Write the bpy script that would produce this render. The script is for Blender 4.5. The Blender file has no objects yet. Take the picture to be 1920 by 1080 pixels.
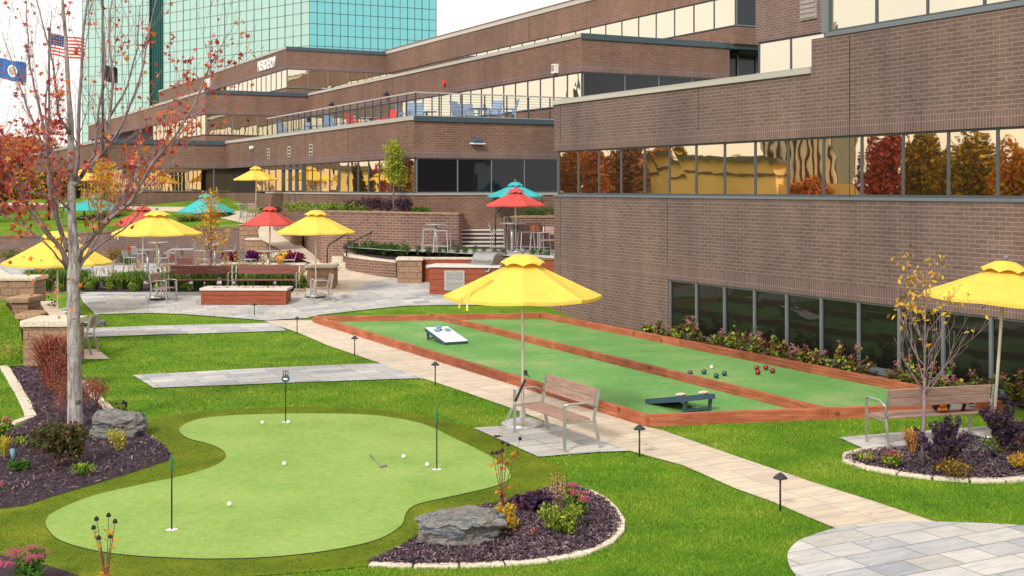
import bpy, math, random
import numpy as np
from mathutils import Vector, Matrix
random.seed(7); RN = np.random.default_rng(11)
S = bpy.context.scene
COL = S.collection
R = math.radians
# ---------------------------------------------------------------- camera
H = 3.7; F = 2300.0; CX = 960.0; HY = 353.0
cam = bpy.data.cameras.new("camera"); camo = bpy.data.objects.new("camera", cam); COL.objects.link(camo)
camo.location = (0, 0, H); camo.rotation_euler = (R(90), 0, 0)
cam.sensor_width = 36; cam.lens = F / 1920 * 36; cam.shift_y = -(540 - HY) / 1920
cam.clip_start = 0.1; cam.clip_end = 3000
S.camera = camo
# ---------------------------------------------------------------- world + sun
W = bpy.data.worlds.new("World"); S.world = W; W.use_nodes = True
nt = W.node_tree; nt.nodes.clear()
SUN_EL, SUN_AZ = R(38), R(205)          # azimuth measured clockwise from +Y (north)
sky = nt.nodes.new('ShaderNodeTexSky'); sky.sky_type = 'NISHITA'; sky.sun_disc = False
sky.sun_elevation = SUN_EL; sky.sun_rotation = SUN_AZ; sky.dust_density = 3.0; sky.air_density = 1.0
tc = nt.nodes.new('ShaderNodeTexCoord')
cn = nt.nodes.new('ShaderNodeTexNoise'); cn.inputs['Scale'].default_value = 2.2; cn.inputs['Detail'].default_value = 6
cr = nt.nodes.new('ShaderNodeValToRGB')
cr.color_ramp.elements[0].position = .3; cr.color_ramp.elements[0].color = (8.6, 8.1, 7.9, 1)
cr.color_ramp.elements[1].position = .75; cr.color_ramp.elements[1].color = (12.5, 11.6, 10.4, 1)
mx = nt.nodes.new('ShaderNodeMixRGB'); mx.inputs[0].default_value = .82
bg = nt.nodes.new('ShaderNodeBackground'); bg.inputs['Strength'].default_value = .1
out = nt.nodes.new('ShaderNodeOutputWorld')
L = nt.links.new
L(tc.outputs['Generated'], cn.inputs['Vector']); L(cn.outputs['Fac'], cr.inputs[0])
L(sky.outputs[0], mx.inputs[1]); L(cr.outputs[0], mx.inputs[2]); L(mx.outputs[0], bg.inputs[0]); L(bg.outputs[0], out.inputs[0])
sl = bpy.data.lights.new("sun", 'SUN'); sl.energy = 2.0; sl.angle = R(9); sl.color = (1, .93, .82)
so = bpy.data.objects.new("sun", sl); COL.objects.link(so)
_d = Vector((math.sin(SUN_AZ) * math.cos(SUN_EL), math.cos(SUN_AZ) * math.cos(SUN_EL), math.sin(SUN_EL)))
so.rotation_euler = _d.to_track_quat('Z', 'Y').to_euler(); so.location = (0, 0, 40)
S.view_settings.view_transform = 'Standard'; S.view_settings.look = 'None'
S.view_settings.exposure = 0.5; S.view_settings.gamma = 1
S.cycles.max_bounces = 6; S.cycles.transparent_max_bounces = 8
# ---------------------------------------------------------------- geometry of the photograph
TH = math.atan(1192 / F); CT, ST = math.cos(TH), math.sin(TH)
def U(x, y, z=0.0):
    d = F * (H - z) / (y - HY); return Vector(((x - CX) * d / F, d, z))
def UD(x, D, z): return Vector(((x - CX) * D / F, D, z))
def UY(x, D, y): return Vector(((x - CX) * D / F, D, H - (y - HY) * D / F))
def UPL(x, y, a, b, c, dz=0):     # hit the plane z = a + b X + c D
    d = (H - a - dz) / ((y - HY) / F + b * (x - CX) / F + c); return Vector(((x - CX) * d / F, d, H - (y - HY) * d / F))
def UL(x, y, dz=0): return UPL(x, y, 0, 0, 0, dz)
S1 = (-3.162, 0, .093)            # slope rising from the far end of the court
RP = (-4.966, 0, .134)            # ramp
UPP = (1.95 + .046 * 12 - .116 * 54, .046, .116)
def ys(x, y, dz=0): return UPL(x, y, *S1, dz=dz)
def yr(x, y, dz=0): return UPL(x, y, *RP, dz=dz)
def yu(x, y, dz=0): return UPL(x, y, *UPP, dz=dz)
def zu(X, D): return UPP[0] + UPP[1] * X + UPP[2] * D
def PQ(p, q, z=0): return Vector((p * CT - q * ST, p * ST + q * CT, z))
# ---------------------------------------------------------------- node helpers
def mat(name, rough=.7, spec=.3):
    m = bpy.data.materials.new(name); m.use_nodes = True
    n = m.node_tree.nodes; b = n['Principled BSDF']; b.inputs['Roughness'].default_value = rough
    b.inputs['Specular IOR Level'].default_value = spec
    return m, m.node_tree, b
def nd(t, typ, **kw):
    n = t.nodes.new('ShaderNode' + typ)
    for k, v in kw.items():
        if k in n.inputs: n.inputs[k].default_value = v
        else: setattr(n, k, v)
    return n
def ramp(t, fac, stops):
    r = nd(t, 'ValToRGB'); e = r.color_ramp.elements
    e[0].position, e[0].color = stops[0][0], (*stops[0][1], 1)
    e[1].position, e[1].color = stops[-1][0], (*stops[-1][1], 1)
    for p, c in stops[1:-1]:
        k = e.new(p); k.color = (*c, 1)
    t.links.new(fac, r.inputs[0]); return r.outputs[0]
def noise(t, scale, detail=4, vec=None, rough=.55, dist=0):
    n = nd(t, 'TexNoise', Scale=scale, Detail=detail, Roughness=rough, Distortion=dist)
    if vec is not None: t.links.new(vec, n.inputs['Vector'])
    return n.outputs['Fac']
def objco(t, sc=(1, 1, 1), rot=(0, 0, 0), uv=False):
    c = nd(t, 'TexCoord'); m = nd(t, 'Mapping'); m.inputs['Scale'].default_value = sc; m.inputs['Rotation'].default_value = rot
    t.links.new(c.outputs['UV' if uv else 'Object'], m.inputs[0]); return m.outputs[0]
def geopos(t):
    return nd(t, 'NewGeometry').outputs['Position']
def mixc(t, fac, a, b, mode='MIX'):
    m = nd(t, 'MixRGB', blend_type=mode)
    for k, v in ((0, fac), (1, a), (2, b)):
        if hasattr(v, 'links') or isinstance(v, bpy.types.NodeSocket): t.links.new(v, m.inputs[k])
        else: m.inputs[k].default_value = v if k == 0 else (*v, 1)
    return m.outputs[0]
def bump(t, b, h, strength, dist=.02):
    n = nd(t, 'Bump', Strength=strength, Distance=dist); t.links.new(h, n.inputs['Height']); t.links.new(n.outputs[0], b.inputs['Normal'])
M = {}
def plain(key, col, rough=.6, metal=0, spec=.4, var=.12, sc=6):
    m, t, b = mat(key, rough, spec); b.inputs['Metallic'].default_value = metal
    c2 = tuple(x * (1 - var) for x in col); c3 = tuple(min(1, x * (1 + var)) for x in col)
    t.links.new(ramp(t, noise(t, sc, 5), [(.3, c2), (.7, c3)]), b.inputs['Base Color'])
    r = nd(t, 'MapRange'); r.inputs['To Min'].default_value = max(.03, rough - .1); r.inputs['To Max'].default_value = min(1, rough + .12)
    t.links.new(noise(t, sc * 3, 3), r.inputs[0]); t.links.new(r.outputs[0], b.inputs['Roughness'])
    M[key] = m; return m
# bricks: UVs are in metres
def brick(key, c1, c2, mortar, bw=.3, bh=.1, offset=.5, mort=.009, swap=False):
    m, t, b = mat(key, .85, .2)
    vec = objco(t, uv=True, rot=(0, 0, R(90)) if swap else (0, 0, 0))
    br = nd(t, 'TexBrick', offset=offset, Scale=1.0); br.inputs['Mortar Size'].default_value = mort
    br.inputs['Brick Width'].default_value = bw; br.inputs['Row Height'].default_value = bh
    br.inputs['Mortar Smooth'].default_value = .2; br.inputs['Bias'].default_value = 0
    br.inputs['Color1'].default_value = (*c1, 1); br.inputs['Color2'].default_value = (*c2, 1); br.inputs['Mortar'].default_value = (*mortar, 1)
    t.links.new(vec, br.inputs['Vector'])
    g = geopos(t)
    blot = ramp(t, noise(t, .22, 5, g), [(.32, (.80, .80, .84)), (.68, (1.16, 1.12, 1.08))])
    c = mixc(t, 1.0, br.outputs['Color'], blot, 'MULTIPLY')
    c = mixc(t, 1.0, c, ramp(t, noise(t, 24, 3, g), [(.2, (.85, .85, .85)), (.8, (1.12, 1.12, 1.12))]), 'MULTIPLY')
    # rain streaks running down the wall
    ms = nd(t, 'Mapping'); ms.inputs['Scale'].default_value = (2.2, 2.2, .09); t.links.new(g, ms.inputs[0])
    c = mixc(t, 1.0, c, ramp(t, noise(t, 1, 3, ms.outputs[0]), [(.38, (.92, .915, .92)), (.6, (1.04, 1.035, 1.03))]), 'MULTIPLY')
    t.links.new(c, b.inputs['Base Color'])
    inv = nd(t, 'Math', operation='SUBTRACT'); inv.inputs[0].default_value = 1; t.links.new(br.outputs['Fac'], inv.inputs[1])
    bump(t, b, inv.outputs[0], .5, .006); M[key] = m
BR1, BR2, BRM = (.182, .121, .105), (.138, .094, .084), (.275, .216, .198)
brick('brick', BR1, BR2, BRM, .27, .082, mort=.008)
brick('brick_warm', (.20, .116, .085), (.145, .086, .067), (.28, .20, .165), .27, .082, mort=.008)
brick('brick_soldier', (.18, .116, .104), (.145, .095, .087), (.29, .225, .21), bw=.31, bh=.068, offset=0, swap=True, mort=.007)
brick('brick_small', (.205, .12, .095), (.145, .088, .073), (.36, .27, .23), bw=.3, bh=.095, mort=.009)
brick('riser', (.10, .06, .055), (.07, .045, .04), (.1, .08, .08), bw=.4, bh=.15)
brick('tower_grid', (.5, .5, .5), (.4, .4, .4), (.1, .1, .1))
def stone(key, c1, c2, c3, mortar, bw, bh):
    m, t, b = mat(key, .9, .2); v = objco(t, uv=True)
    vn = nd(t, 'TexNoise', Scale=3.0, Detail=2); t.links.new(v, vn.inputs['Vector'])
    va = nd(t, 'VectorMath', operation='MULTIPLY_ADD'); t.links.new(vn.outputs['Color'], va.inputs[0]); va.inputs[1].default_value = (.035, .035, 0); t.links.new(v, va.inputs[2])
    br = nd(t, 'TexBrick', offset=.42, offset_frequency=2, squash=.72, squash_frequency=3, Scale=1.0)
    br.inputs['Mortar Size'].default_value = .011; br.inputs['Brick Width'].default_value = bw; br.inputs['Row Height'].default_value = bh
    br.inputs['Color1'].default_value = (*c1, 1); br.inputs['Color2'].default_value = (*c2, 1); br.inputs['Mortar'].default_value = (*mortar, 1)
    t.links.new(va.outputs[0], br.inputs['Vector'])
    c = mixc(t, noise(t, 2.6, 4, v), br.outputs['Color'], c3)
    c = mixc(t, 1.0, c, ramp(t, noise(t, 17, 6, v, .7), [(.25, (.55, .53, .52)), (.75, (1.4, 1.36, 1.3))]), 'MULTIPLY')
    t.links.new(c, b.inputs['Base Color'])
    h = nd(t, 'Math', operation='SUBTRACT'); t.links.new(noise(t, 12, 5, v), h.inputs[0]); t.links.new(br.outputs['Fac'], h.inputs[1])
    bump(t, b, h.outputs[0], .8, .03); M[key] = m
stone('stone', (.36, .22, .13), (.24, .16, .125), (.32, .22, .16), (.07, .05, .04), .46, .2)
stone('stone_pale', (.62, .57, .48), (.56, .5, .42), (.66, .6, .52), (.35, .3, .25), 1.0, .6)
stone('stone_step', (.40, .27, .18), (.36, .23, .15), (.42, .3, .2), (.15, .1, .08), 1.4, .5)
def pavers(key, cols, bw, bh, rot, mortar, mort=.006, warm=None):
    m, t, b = mat(key, .8, .25); v = objco(t, uv=True, rot=(0, 0, rot))
    outs = []
    br = nd(t, 'TexBrick', offset=.37, offset_frequency=2, squash=.62, squash_frequency=2, Scale=1.0)
    br.inputs['Mortar Size'].default_value = mort; br.inputs['Brick Width'].default_value = bw; br.inputs['Row Height'].default_value = bh
    br.inputs['Color1'].default_value = (0, 0, 0, 1); br.inputs['Color2'].default_value = (1, 1, 1, 1); br.inputs['Mortar'].default_value = (.5, .5, .5, 1)
    t.links.new(v, br.inputs['Vector'])
    c = ramp(t, br.outputs['Color'], [(i / (len(cols) - 1), k) for i, k in enumerate(cols)])
    # streaky veining along each slab
    ms = nd(t, 'Mapping'); ms.inputs['Scale'].default_value = (1.6, 9, 1); t.links.new(v, ms.inputs[0])
    c = mixc(t, 1.0, c, ramp(t, noise(t, 1.3, 6, ms.outputs[0], .65, .8), [(.3, (.76, .78, .82)), (.7, (1.16, 1.13, 1.08))]), 'MULTIPLY')
    c = mixc(t, 1.0, c, ramp(t, noise(t, 40, 3, v), [(.2, (.92, .92, .92)), (.8, (1.06, 1.06, 1.06))]), 'MULTIPLY')
    c = mixc(t, br.outputs['Fac'], c, mortar)
    t.links.new(c, b.inputs['Base Color'])
    inv = nd(t, 'Math', operation='SUBTRACT'); inv.inputs[0].default_value = 1; t.links.new(br.outputs['Fac'], inv.inputs[1])
    bump(t, b, inv.outputs[0], .4, .006); M[key] = m
pavers('pavers_gray', [(.30, .32, .36), (.46, .46, .47), (.37, .39, .42), (.56, .55, .53), (.43, .42, .40), (.52, .52, .53)], .78, .36, -TH, (.13, .12, .11))
pavers('pavers_cream', [(.56, .48, .385), (.62, .54, .43), (.535, .455, .365), (.60, .53, .43)], .9, .38, -TH, (.26, .21, .165), mort=.005)
def grass(key, a, b_, c_, scale=1.0, bs=.5, speck=None):
    m, t, b = mat(key, .95, .1); g = geopos(t)
    c = ramp(t, noise(t, 1.1 * scale, 6, g, .6), [(.3, a), (.52, b_), (.72, c_)])
    c = mixc(t, 1.0, c, ramp(t, noise(t, 60, 3, g, .7), [(.25, (.55, .55, .55)), (.75, (1.45, 1.4, 1.3))]), 'MULTIPLY')
    if key != 'lawn': c = mixc(t, 1.0, c, ramp(t, noise(t, 9, 5, g, .7), [(.3, (.86, .87, .84)), (.7, (1.12, 1.11, 1.12))]), 'MULTIPLY')
    if speck:
        c = mixc(t, ramp(t, noise(t, 130, 1, g, .5), [(.66, (0, 0, 0)), (.74, (1, 1, 1))]), c, speck)
    t.links.new(c, b.inputs['Base Color']); bump(t, b, noise(t, 90, 2, g, .7), bs, .015); M[key] = m
grass('lawn', (.07, .16, .012), (.12, .23, .018), (.20, .28, .03))
grass('putting_green', (.195, .335, .075), (.245, .385, .10), (.29, .42, .125), .7, .5, (.46, .56, .28))
grass('fringe_turf', (.085, .135, .01), (.12, .175, .012), (.18, .215, .02), 1.2, .6)
grass('court_turf', (.105, .28, .08), (.15, .335, .11), (.27, .37, .16), .55, .5, (.34, .45, .25))
m, t, b = mat('blade', .8, .15); g = geopos(t)
c = ramp(t, noise(t, .8, 6, g, .62), [(.32, (.06, .17, .012)), (.47, (.115, .25, .02)), (.60, (.20, .30, .03)), (.74, (.32, .33, .08))])
oi = nd(t, 'NewGeometry').outputs['Random Per Island']
c = mixc(t, 1.0, c, ramp(t, oi, [(0, (.6, .65, .6)), (.85, (1.3, 1.25, 1.1)), (1, (1.9, 1.6, 1.5))]), 'MULTIPLY')
t.links.new(c, b.inputs['Base Color']); M['blade'] = m
m, t, b = mat('mulch', .95, .15); g = geopos(t)
c = ramp(t, noise(t, 28, 6, g, .75, 1.5), [(.3, (.025, .017, .024)), (.5, (.075, .05, .068)), (.75, (.19, .135, .16))])
t.links.new(c, b.inputs['Base Color']); bump(t, b, noise(t, 30, 5, g, .7, 1), 1.0, .06); M['mulch'] = m
m, t, b = mat('mulch_chip', .9, .2)
oi = nd(t, 'NewGeometry').outputs['Random Per Island']
t.links.new(ramp(t, oi, [(0, (.025, .017, .024)), (.6, (.09, .06, .08)), (.93, (.2, .15, .175)), (.95, (.3, .2, .18)), (1, (.42, .32, .28))]), b.inputs['Base Color']); M['mulch_chip'] = m
def wood(key, a, b_, c_, sc=(1.2, 14, 14), rough=.7, knots=True, uv=False):
    m, t, b = mat(key, rough, .25); v = objco(t, sc, uv=uv)
    c = ramp(t, noise(t, 2.2, 6, v, .6, .6), [(.28, a), (.5, b_), (.75, c_)])
    if knots:
        g = geopos(t); vo = nd(t, 'TexVoronoi', Scale=1.9); t.links.new(g, vo.inputs['Vector'])
        c = mixc(t, ramp(t, vo.outputs['Distance'], [(.05, (.7, .7, .7)), (.13, (0, 0, 0))]), c, tuple(x * .35 for x in a))
    if uv:
        oi = nd(t, 'NewGeometry').outputs['Random Per Island']; c = mixc(t, 1.0, c, ramp(t, oi, [(0, (.72, .70, .68)), (1, (1.22, 1.2, 1.15))]), 'MULTIPLY')
        c = mixc(t, 1.0, c, ramp(t, noise(t, 1.6, 4, geopos(t)), [(.3, (.8, .78, .76)), (.7, (1.15, 1.15, 1.15))]), 'MULTIPLY')
    t.links.new(c, b.inputs['Base Color']); bump(t, b, noise(t, 3, 5, v), .25, .01); M[key] = m
wood('wood_border', (.21, .058, .032), (.33, .10, .052), (.45, .19, .115), sc=(.9, 12, 1), uv=True)
wood('wood_red', (.17, .04, .022), (.27, .07, .035), (.34, .1, .05), knots=False, rough=.5)
wood('wood_bench', (.24, .145, .125), (.34, .22, .185), (.43, .31, .27), knots=False)
wood('wood_bench_dark', (.14, .05, .045), (.20, .075, .065), (.25, .1, .085), knots=False)
plain('silver', (.50, .51, .53), .38, .75, .5); plain('steel', (.42, .42, .42), .38, .85)
plain('pole', (.72, .68, .58), .4, .4); plain('dark_metal', (.035, .038, .05), .45, .4, .5)
plain('frame', (.085, .095, .115), .5, .3, .4); plain('frame_gray', (.17, .19, .215), .5, .3, .4)
plain('coping', (.46, .44, .40), .5, .3, .4, .2, 1.5); plain('coping_blue', (.06, .095, .125), .5, .3)
plain('navy', (.045, .085, .13), .45); plain('white', (.8, .8, .79), .5); plain('black', (.012, .012, .013), .5)
plain('bag_blue', (.15, .30, .38), .9); plain('bag_cream', (.6, .52, .4), .9)
plain('ball_green', (.008, .075, .085), .18, spec=.6); plain('ball_red', (.22, .006, .018), .18, spec=.6)
plain('slab', (.60, .57, .54), .6, var=.2, sc=9); plain('dark', (.02, .018, .018), .8)
plain('orange', (.85, .25, .03), .7); plain('chair_blue', (.22, .32, .46), .6); plain('chair_red', (.6, .04, .03), .6)
plain('gray_lamp', (.30, .27, .25), .5); plain('yellow_house', (.84, .58, .24), .8, var=.2, sc=2); plain('roof_gray', (.12, .11, .1), .8)
plain('flag_blue', (.02, .13, .42), .8); plain('flag_red', (.6, .03, .05), .8); plain('flag_white', (.8, .78, .76), .8); plain('flag_canton', (.03, .035, .16), .8)
plain('flag_green', (.01, .16, .07), .6); plain('pumpkin', (.8, .25, .02), .6); plain('purple_dead', (.03, .015, .015), .9)
def fabric(key, col):
    m, t, b = mat(key, .85, .15); g = geopos(t)
    b.inputs['Base Color'].default_value = (*col, 1)
    c = ramp(t, noise(t, 3, 4, g), [(.3, tuple(x * .93 for x in col)), (.7, tuple(min(1, x * 1.05) for x in col))])
    t.links.new(c, b.inputs['Base Color'])
    tr = nd(t, 'BsdfTranslucent'); t.links.new(c, tr.inputs[0]); mxs = nd(t, 'MixShader'); mxs.inputs[0].default_value = .28
    t.links.new(b.outputs[0], mxs.inputs[1]); t.links.new(tr.outputs[0], mxs.inputs[2]); t.links.new(mxs.outputs[0], t.nodes['Material Output'].inputs[0])
    bump(t, b, noise(t, 5.5, 4, g, .55, .6), .5, .03); M[key] = m
fabric('fab_yellow', (.92, .68, .13)); fabric('fab_red', (.68, .115, .10)); fabric('fab_cyan', (.08, .56, .60))
def leafm(key, cols, tr=.3):
    m, t, b = mat(key, .65, .25)
    oi = nd(t, 'NewGeometry').outputs['Random Per Island']
    c = ramp(t, oi, [(i / (len(cols) - 1), k) for i, k in enumerate(cols)])
    t.links.new(c, b.inputs['Base Color'])
    tn = nd(t, 'BsdfTranslucent'); t.links.new(c, tn.inputs[0]); mxs = nd(t, 'MixShader'); mxs.inputs[0].default_value = tr
    t.links.new(b.outputs[0], mxs.inputs[1]); t.links.new(tn.outputs[0], mxs.inputs[2]); t.links.new(mxs.outputs[0], t.nodes['Material Output'].inputs[0]); M[key] = m
leafm('lf_red', [(.26, .02, .03), (.45, .05, .05), (.6, .11, .09), (.66, .2, .13)])
leafm('lf_orange', [(.45, .07, .02), (.6, .16, .03), (.62, .26, .04), (.35, .05, .02)])
leafm('lf_yellow', [(.6, .36, .03), (.75, .48, .04), (.62, .28, .02), (.5, .36, .05)])
leafm('lf_lime', [(.22, .32, .03), (.42, .45, .05), (.3, .38, .04)])
leafm('lf_green', [(.04, .12, .015), (.07, .19, .02), (.13, .26, .03)])
leafm('lf_dkgreen', [(.02, .05, .018), (.035, .085, .025), (.06, .12, .03)])
leafm('lf_purple', [(.028, .016, .04), (.055, .03, .075), (.10, .055, .11)])
leafm('lf_brown', [(.07, .04, .03), (.12, .06, .04), (.1, .085, .03), (.16, .06, .05)])
leafm('lf_burgundy', [(.14, .02, .03), (.25, .04, .05), (.33, .09, .07)])
leafm('lf_rust', [(.25, .08, .03), (.4, .15, .06), (.5, .2, .1)])
leafm('lf_straw', [(.45, .30, .10), (.6, .42, .18), (.5, .36, .2)])
leafm('lf_olive', [(.12, .09, .015), (.22, .15, .02), (.09, .09, .02), (.32, .2, .03)])
leafm('fl_pink', [(.45, .05, .16), (.6, .12, .22), (.55, .22, .25)]); leafm('fl_rose', [(.5, .22, .22), (.62, .3, .3)])
leafm('fl_magenta', [(.16, .005, .04), (.26, .01, .09)]); leafm('fl_violet', [(.13, .01, .13), (.22, .02, .22)])
leafm('fl_white', [(.75, .7, .6), (.85, .8, .7)]); leafm('fl_yellow', [(.8, .5, .03), (.85, .6, .08)]); leafm('fl_orange', [(.7, .18, .02), (.8, .3, .04)])
def bark(key, a, b_, c_):
    m, t, b = mat(key, .9, .15); v = objco(t, (7, 7, 1.6))
    c = ramp(t, noise(t, 2.6, 6, v, .65, .4), [(.32, a), (.5, b_), (.7, c_)])
    if key == 'bark_gray':
        w2 = objco(t, (3, 3, 16)); c = mixc(t, ramp(t, noise(t, 2.0, 3, w2, .6, .5), [(.62, (0, 0, 0)), (.70, (.75, .75, .75))]), c, (.07, .055, .055)); vk = nd(t, 'TexVoronoi', Scale=2.6); t.links.new(objco(t, (1, 1, 1.1)), vk.inputs['Vector']); c = mixc(t, ramp(t, vk.outputs['Distance'], [(.10, (.85, .85, .85)), (.17, (0, 0, 0))]), c, (.06, .045, .045))
    t.links.new(c, b.inputs['Base Color']); bump(t, b, noise(t, 5, 5, v), .5, .02); M[key] = m
bark('bark_gray', (.12, .10, .10), (.31, .285, .29), (.48, .46, .45)); bark('bark_twig', (.15, .10, .11), (.25, .185, .205), (.35, .29, .31))
bark('bark_brown', (.10, .055, .05), (.18, .1, .09), (.28, .18, .16))
m, t, b = mat('boulder', .75, .3); v = objco(t, (.8, .8, 5.5), (0, .16, 0))
c = ramp(t, noise(t, 2.1, 8, v, .62, 1.4), [(.30, (.03, .045, .07)), (.41, (.08, .11, .15)), (.47, (.27, .25, .23)), (.51, (.10, .11, .12)), (.57, (.24, .20, .17)), (.63, (.12, .14, .17)), (.72, (.52, .44, .34))])
t.links.new(c, b.inputs['Base Color']); bump(t, b, noise(t, 4, 8, v, .65, 1), .9, .05); M['boulder'] = m
# glass
def glass(key, base, refl, tint, rough=.015, wob=.02, wsc=.9):
    m, t, b = mat(key, .3, .3); b.inputs['Base Color'].default_value = (*base, 1)
    gl = nd(t, 'BsdfGlossy'); gl.inputs['Color'].default_value = (*tint, 1); gl.inputs['Roughness'].default_value = rough
    g = geopos(t); bn = nd(t, 'Bump', Strength=.5, Distance=wob); t.links.new(noise(t, wsc, 2, g), bn.inputs['Height']); t.links.new(bn.outputs[0], gl.inputs['Normal'])
    fr = nd(t, 'LayerWeight', Blend=.25); mr = nd(t, 'MapRange'); mr.inputs['To Min'].default_value = refl; mr.inputs['To Max'].default_value = min(1, refl + (.3 if refl > .2 else .12))
    t.links.new(fr.outputs['Fresnel'], mr.inputs[0]); mxs = nd(t, 'MixShader'); t.links.new(mr.outputs[0], mxs.inputs[0])
    t.links.new(b.outputs[0], mxs.inputs[1]); t.links.new(gl.outputs[0], mxs.inputs[2]); t.links.new(mxs.outputs[0], t.nodes['Material Output'].inputs[0]); M[key] = m
glass('glass_gold', (.03, .018, .01), .78, (1.0, .82, .54), wob=.005)
glass('glass_sky', (.05, .045, .03), .7, (1.0, .93, .74), wob=.006)
glass('glass_dark', (.006, .006, .006), .05, (.8, .8, .7), wob=.0015, wsc=.5)
glass('glass_side', (.006, .007, .011), .03, (.7, .75, .85), wob=.002)
glass('glass_teal', (.15, .34, .31), .44, (.74, .95, .87), wob=.06, wsc=.25)
glass('glass_teal2', (.03, .30, .34), .40, (.38, .84, .92), wob=.06, wsc=.25)
plain('teal_dark', (.01, .09, .09), .3)
# ---------------------------------------------------------------- mesh helpers
class MB:
    def __init__(s): s.v = []; s.f = []; s.m = []
    def add(s, vs, fs, m=0):
        k = len(s.v); s.v.extend([tuple(p) for p in vs]); s.f.extend([tuple(i + k for i in f) for f in fs]); s.m.extend([m] * len(fs)); return s
    def box(s, x0, x1, y0, y1, z0, z1, m=0, T=None):
        vs = [Vector(p) for p in ((x0, y0, z0), (x1, y0, z0), (x1, y1, z0), (x0, y1, z0), (x0, y0, z1), (x1, y0, z1), (x1, y1, z1), (x0, y1, z1))]
        if T is not None: vs = [T @ p for p in vs]
        return s.add(vs, [(0, 3, 2, 1), (4, 5, 6, 7), (0, 1, 5, 4), (1, 2, 6, 5), (2, 3, 7, 6), (3, 0, 4, 7)], m)
    def bar(s, a, b, w, h, m=0, up=(0, 0, 1)):
        a, b = Vector(a), Vector(b); d = b - a; ln = d.length; d.normalize(); u = Vector(up)
        if abs(d.dot(u)) > .95: u = Vector((0, 1, 0))
        r = d.cross(u).normalized(); u2 = r.cross(d)
        T = Matrix(((r.x, d.x, u2.x, a.x), (r.y, d.y, u2.y, a.y), (r.z, d.z, u2.z, a.z), (0, 0, 0, 1)))
        return s.box(-w / 2, w / 2, 0, ln, -h / 2, h / 2, m, T)
    def tube(s, pts, rad, n=8, m=0, cap=True):
        pts = [Vector(p) for p in pts]
        if not hasattr(rad, '__len__'): rad = [rad] * len(pts)
        rings = []; prev = None
        for i, p in enumerate(pts):
            d = (pts[min(i + 1, len(pts) - 1)] - pts[max(i - 1, 0)])
            if d.length < 1e-6: d = Vector((0, 0, 1))
            d.normalize()
            if prev is None:
                u = Vector((1, 0, 0)) if abs(d.x) < .9 else Vector((0, 1, 0))
            else: u = prev
            u = (u - d * u.dot(d)).normalized(); w = d.cross(u); prev = u
            rings.append([p + (u * math.cos(2 * math.pi * k / n) + w * math.sin(2 * math.pi * k / n)) * rad[i] for k in range(n)])
        k0 = len(s.v)
        for r in rings: s.v.extend([tuple(q) for q in r])
        for i in range(len(rings) - 1):
            for k in range(n):
                a = k0 + i * n + k; b_ = k0 + i * n + (k + 1) % n
                s.f.append((a, b_, b_ + n, a + n)); s.m.append(m)
        if cap:
            s.f.append(tuple(k0 + k for k in range(n))[::-1]); s.m.append(m)
            s.f.append(tuple(k0 + (len(rings) - 1) * n + k for k in range(n))); s.m.append(m)
        return s
    def lathe(s, prof, n=20, c=(0, 0, 0), m=0, wob=None):
        k0 = len(s.v)
        for (r, z) in prof:
            for k in range(n):
                a = 2 * math.pi * k / n
                s.v.append((c[0] + r * math.cos(a), c[1] + r * math.sin(a), c[2] + z))
        for i in range(len(prof) - 1):
            for k in range(n):
                a = k0 + i * n + k; b_ = k0 + i * n + (k + 1) % n
                s.f.append((a, b_, b_ + n, a + n)); s.m.append(m)
        return s
    def sphere(s, c, r, n=12, m=0, sz=1.0):
        prof = [(max(1e-4, r * math.sin(math.pi * i / n)), -r * sz * math.cos(math.pi * i / n)) for i in range(n + 1)]
        return s.lathe(prof, n + 4, c, m)
    def prism(s, poly, z0, z1, m=0):
        n = len(poly); vs = [(p[0], p[1], z0) for p in poly] + [(p[0], p[1], z1) for p in poly]
        return s.add(vs, [tuple(range(n))[::-1], tuple(range(n, 2 * n))] + [(i, (i + 1) % n, n + (i + 1) % n, n + i) for i in range(n)], m)
    def build(s, name, mats, parent=None, world=False, smooth=False, off=None, uv=True, uvlong=False):
        me = bpy.data.meshes.new(name)
        v = s.v
        if off is not None: v = [(a - off[0], b_ - off[1], c_ - off[2]) for a, b_, c_ in v]
        if world and parent is not None:
            I = (Matrix.Translation(parent.location) @ parent.rotation_euler.to_matrix().to_4x4()).inverted()
            v = [tuple(I @ Vector(p)) for p in v]
        me.from_pydata(v, [], s.f)
        mats = mats if isinstance(mats, (list, tuple)) else [mats]
        for k in mats: me.materials.append(M[k])
        me.polygons.foreach_set('material_index', s.m)
        if smooth: me.polygons.foreach_set('use_smooth', [True] * len(s.f))
        if uv:
            L_ = me.uv_layers.new(name='UVMap').data
            for p in me.polygons:
                n = p.normal
                if abs(n.z) > .7 and uvlong:
                    vv = [me.vertices[i_].co for i_ in p.vertices]; ed = max(((vv[(i_ + 1) % len(vv)] - vv[i_]) for i_ in range(len(vv))), key=lambda e_: e_.length).normalized()
                    for li in p.loop_indices:
                        c = me.vertices[me.loops[li].vertex_index].co; L_[li].uv = (c.x * ed.x + c.y * ed.y, -c.x * ed.y + c.y * ed.x)
                elif abs(n.z) > .7:
                    for li in p.loop_indices:
                        c = me.vertices[me.loops[li].vertex_index].co; L_[li].uv = (c.x, c.y)
                else:
                    q = math.hypot(n.x, n.y) or 1; tx, ty = -n.y / q, n.x / q
                    for li in p.loop_indices:
                        c = me.vertices[me.loops[li].vertex_index].co; L_[li].uv = (c.x * tx + c.y * ty, c.z)
        o = bpy.data.objects.new(name, me); COL.objects.link(o)
        if parent is not None: o.parent = parent
        return o
def bevel(o, w=.01, seg=2):
    b = o.modifiers.new('bevel', 'BEVEL'); b.width = w; b.segments = seg; b.limit_method = 'ANGLE'; return o
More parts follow.
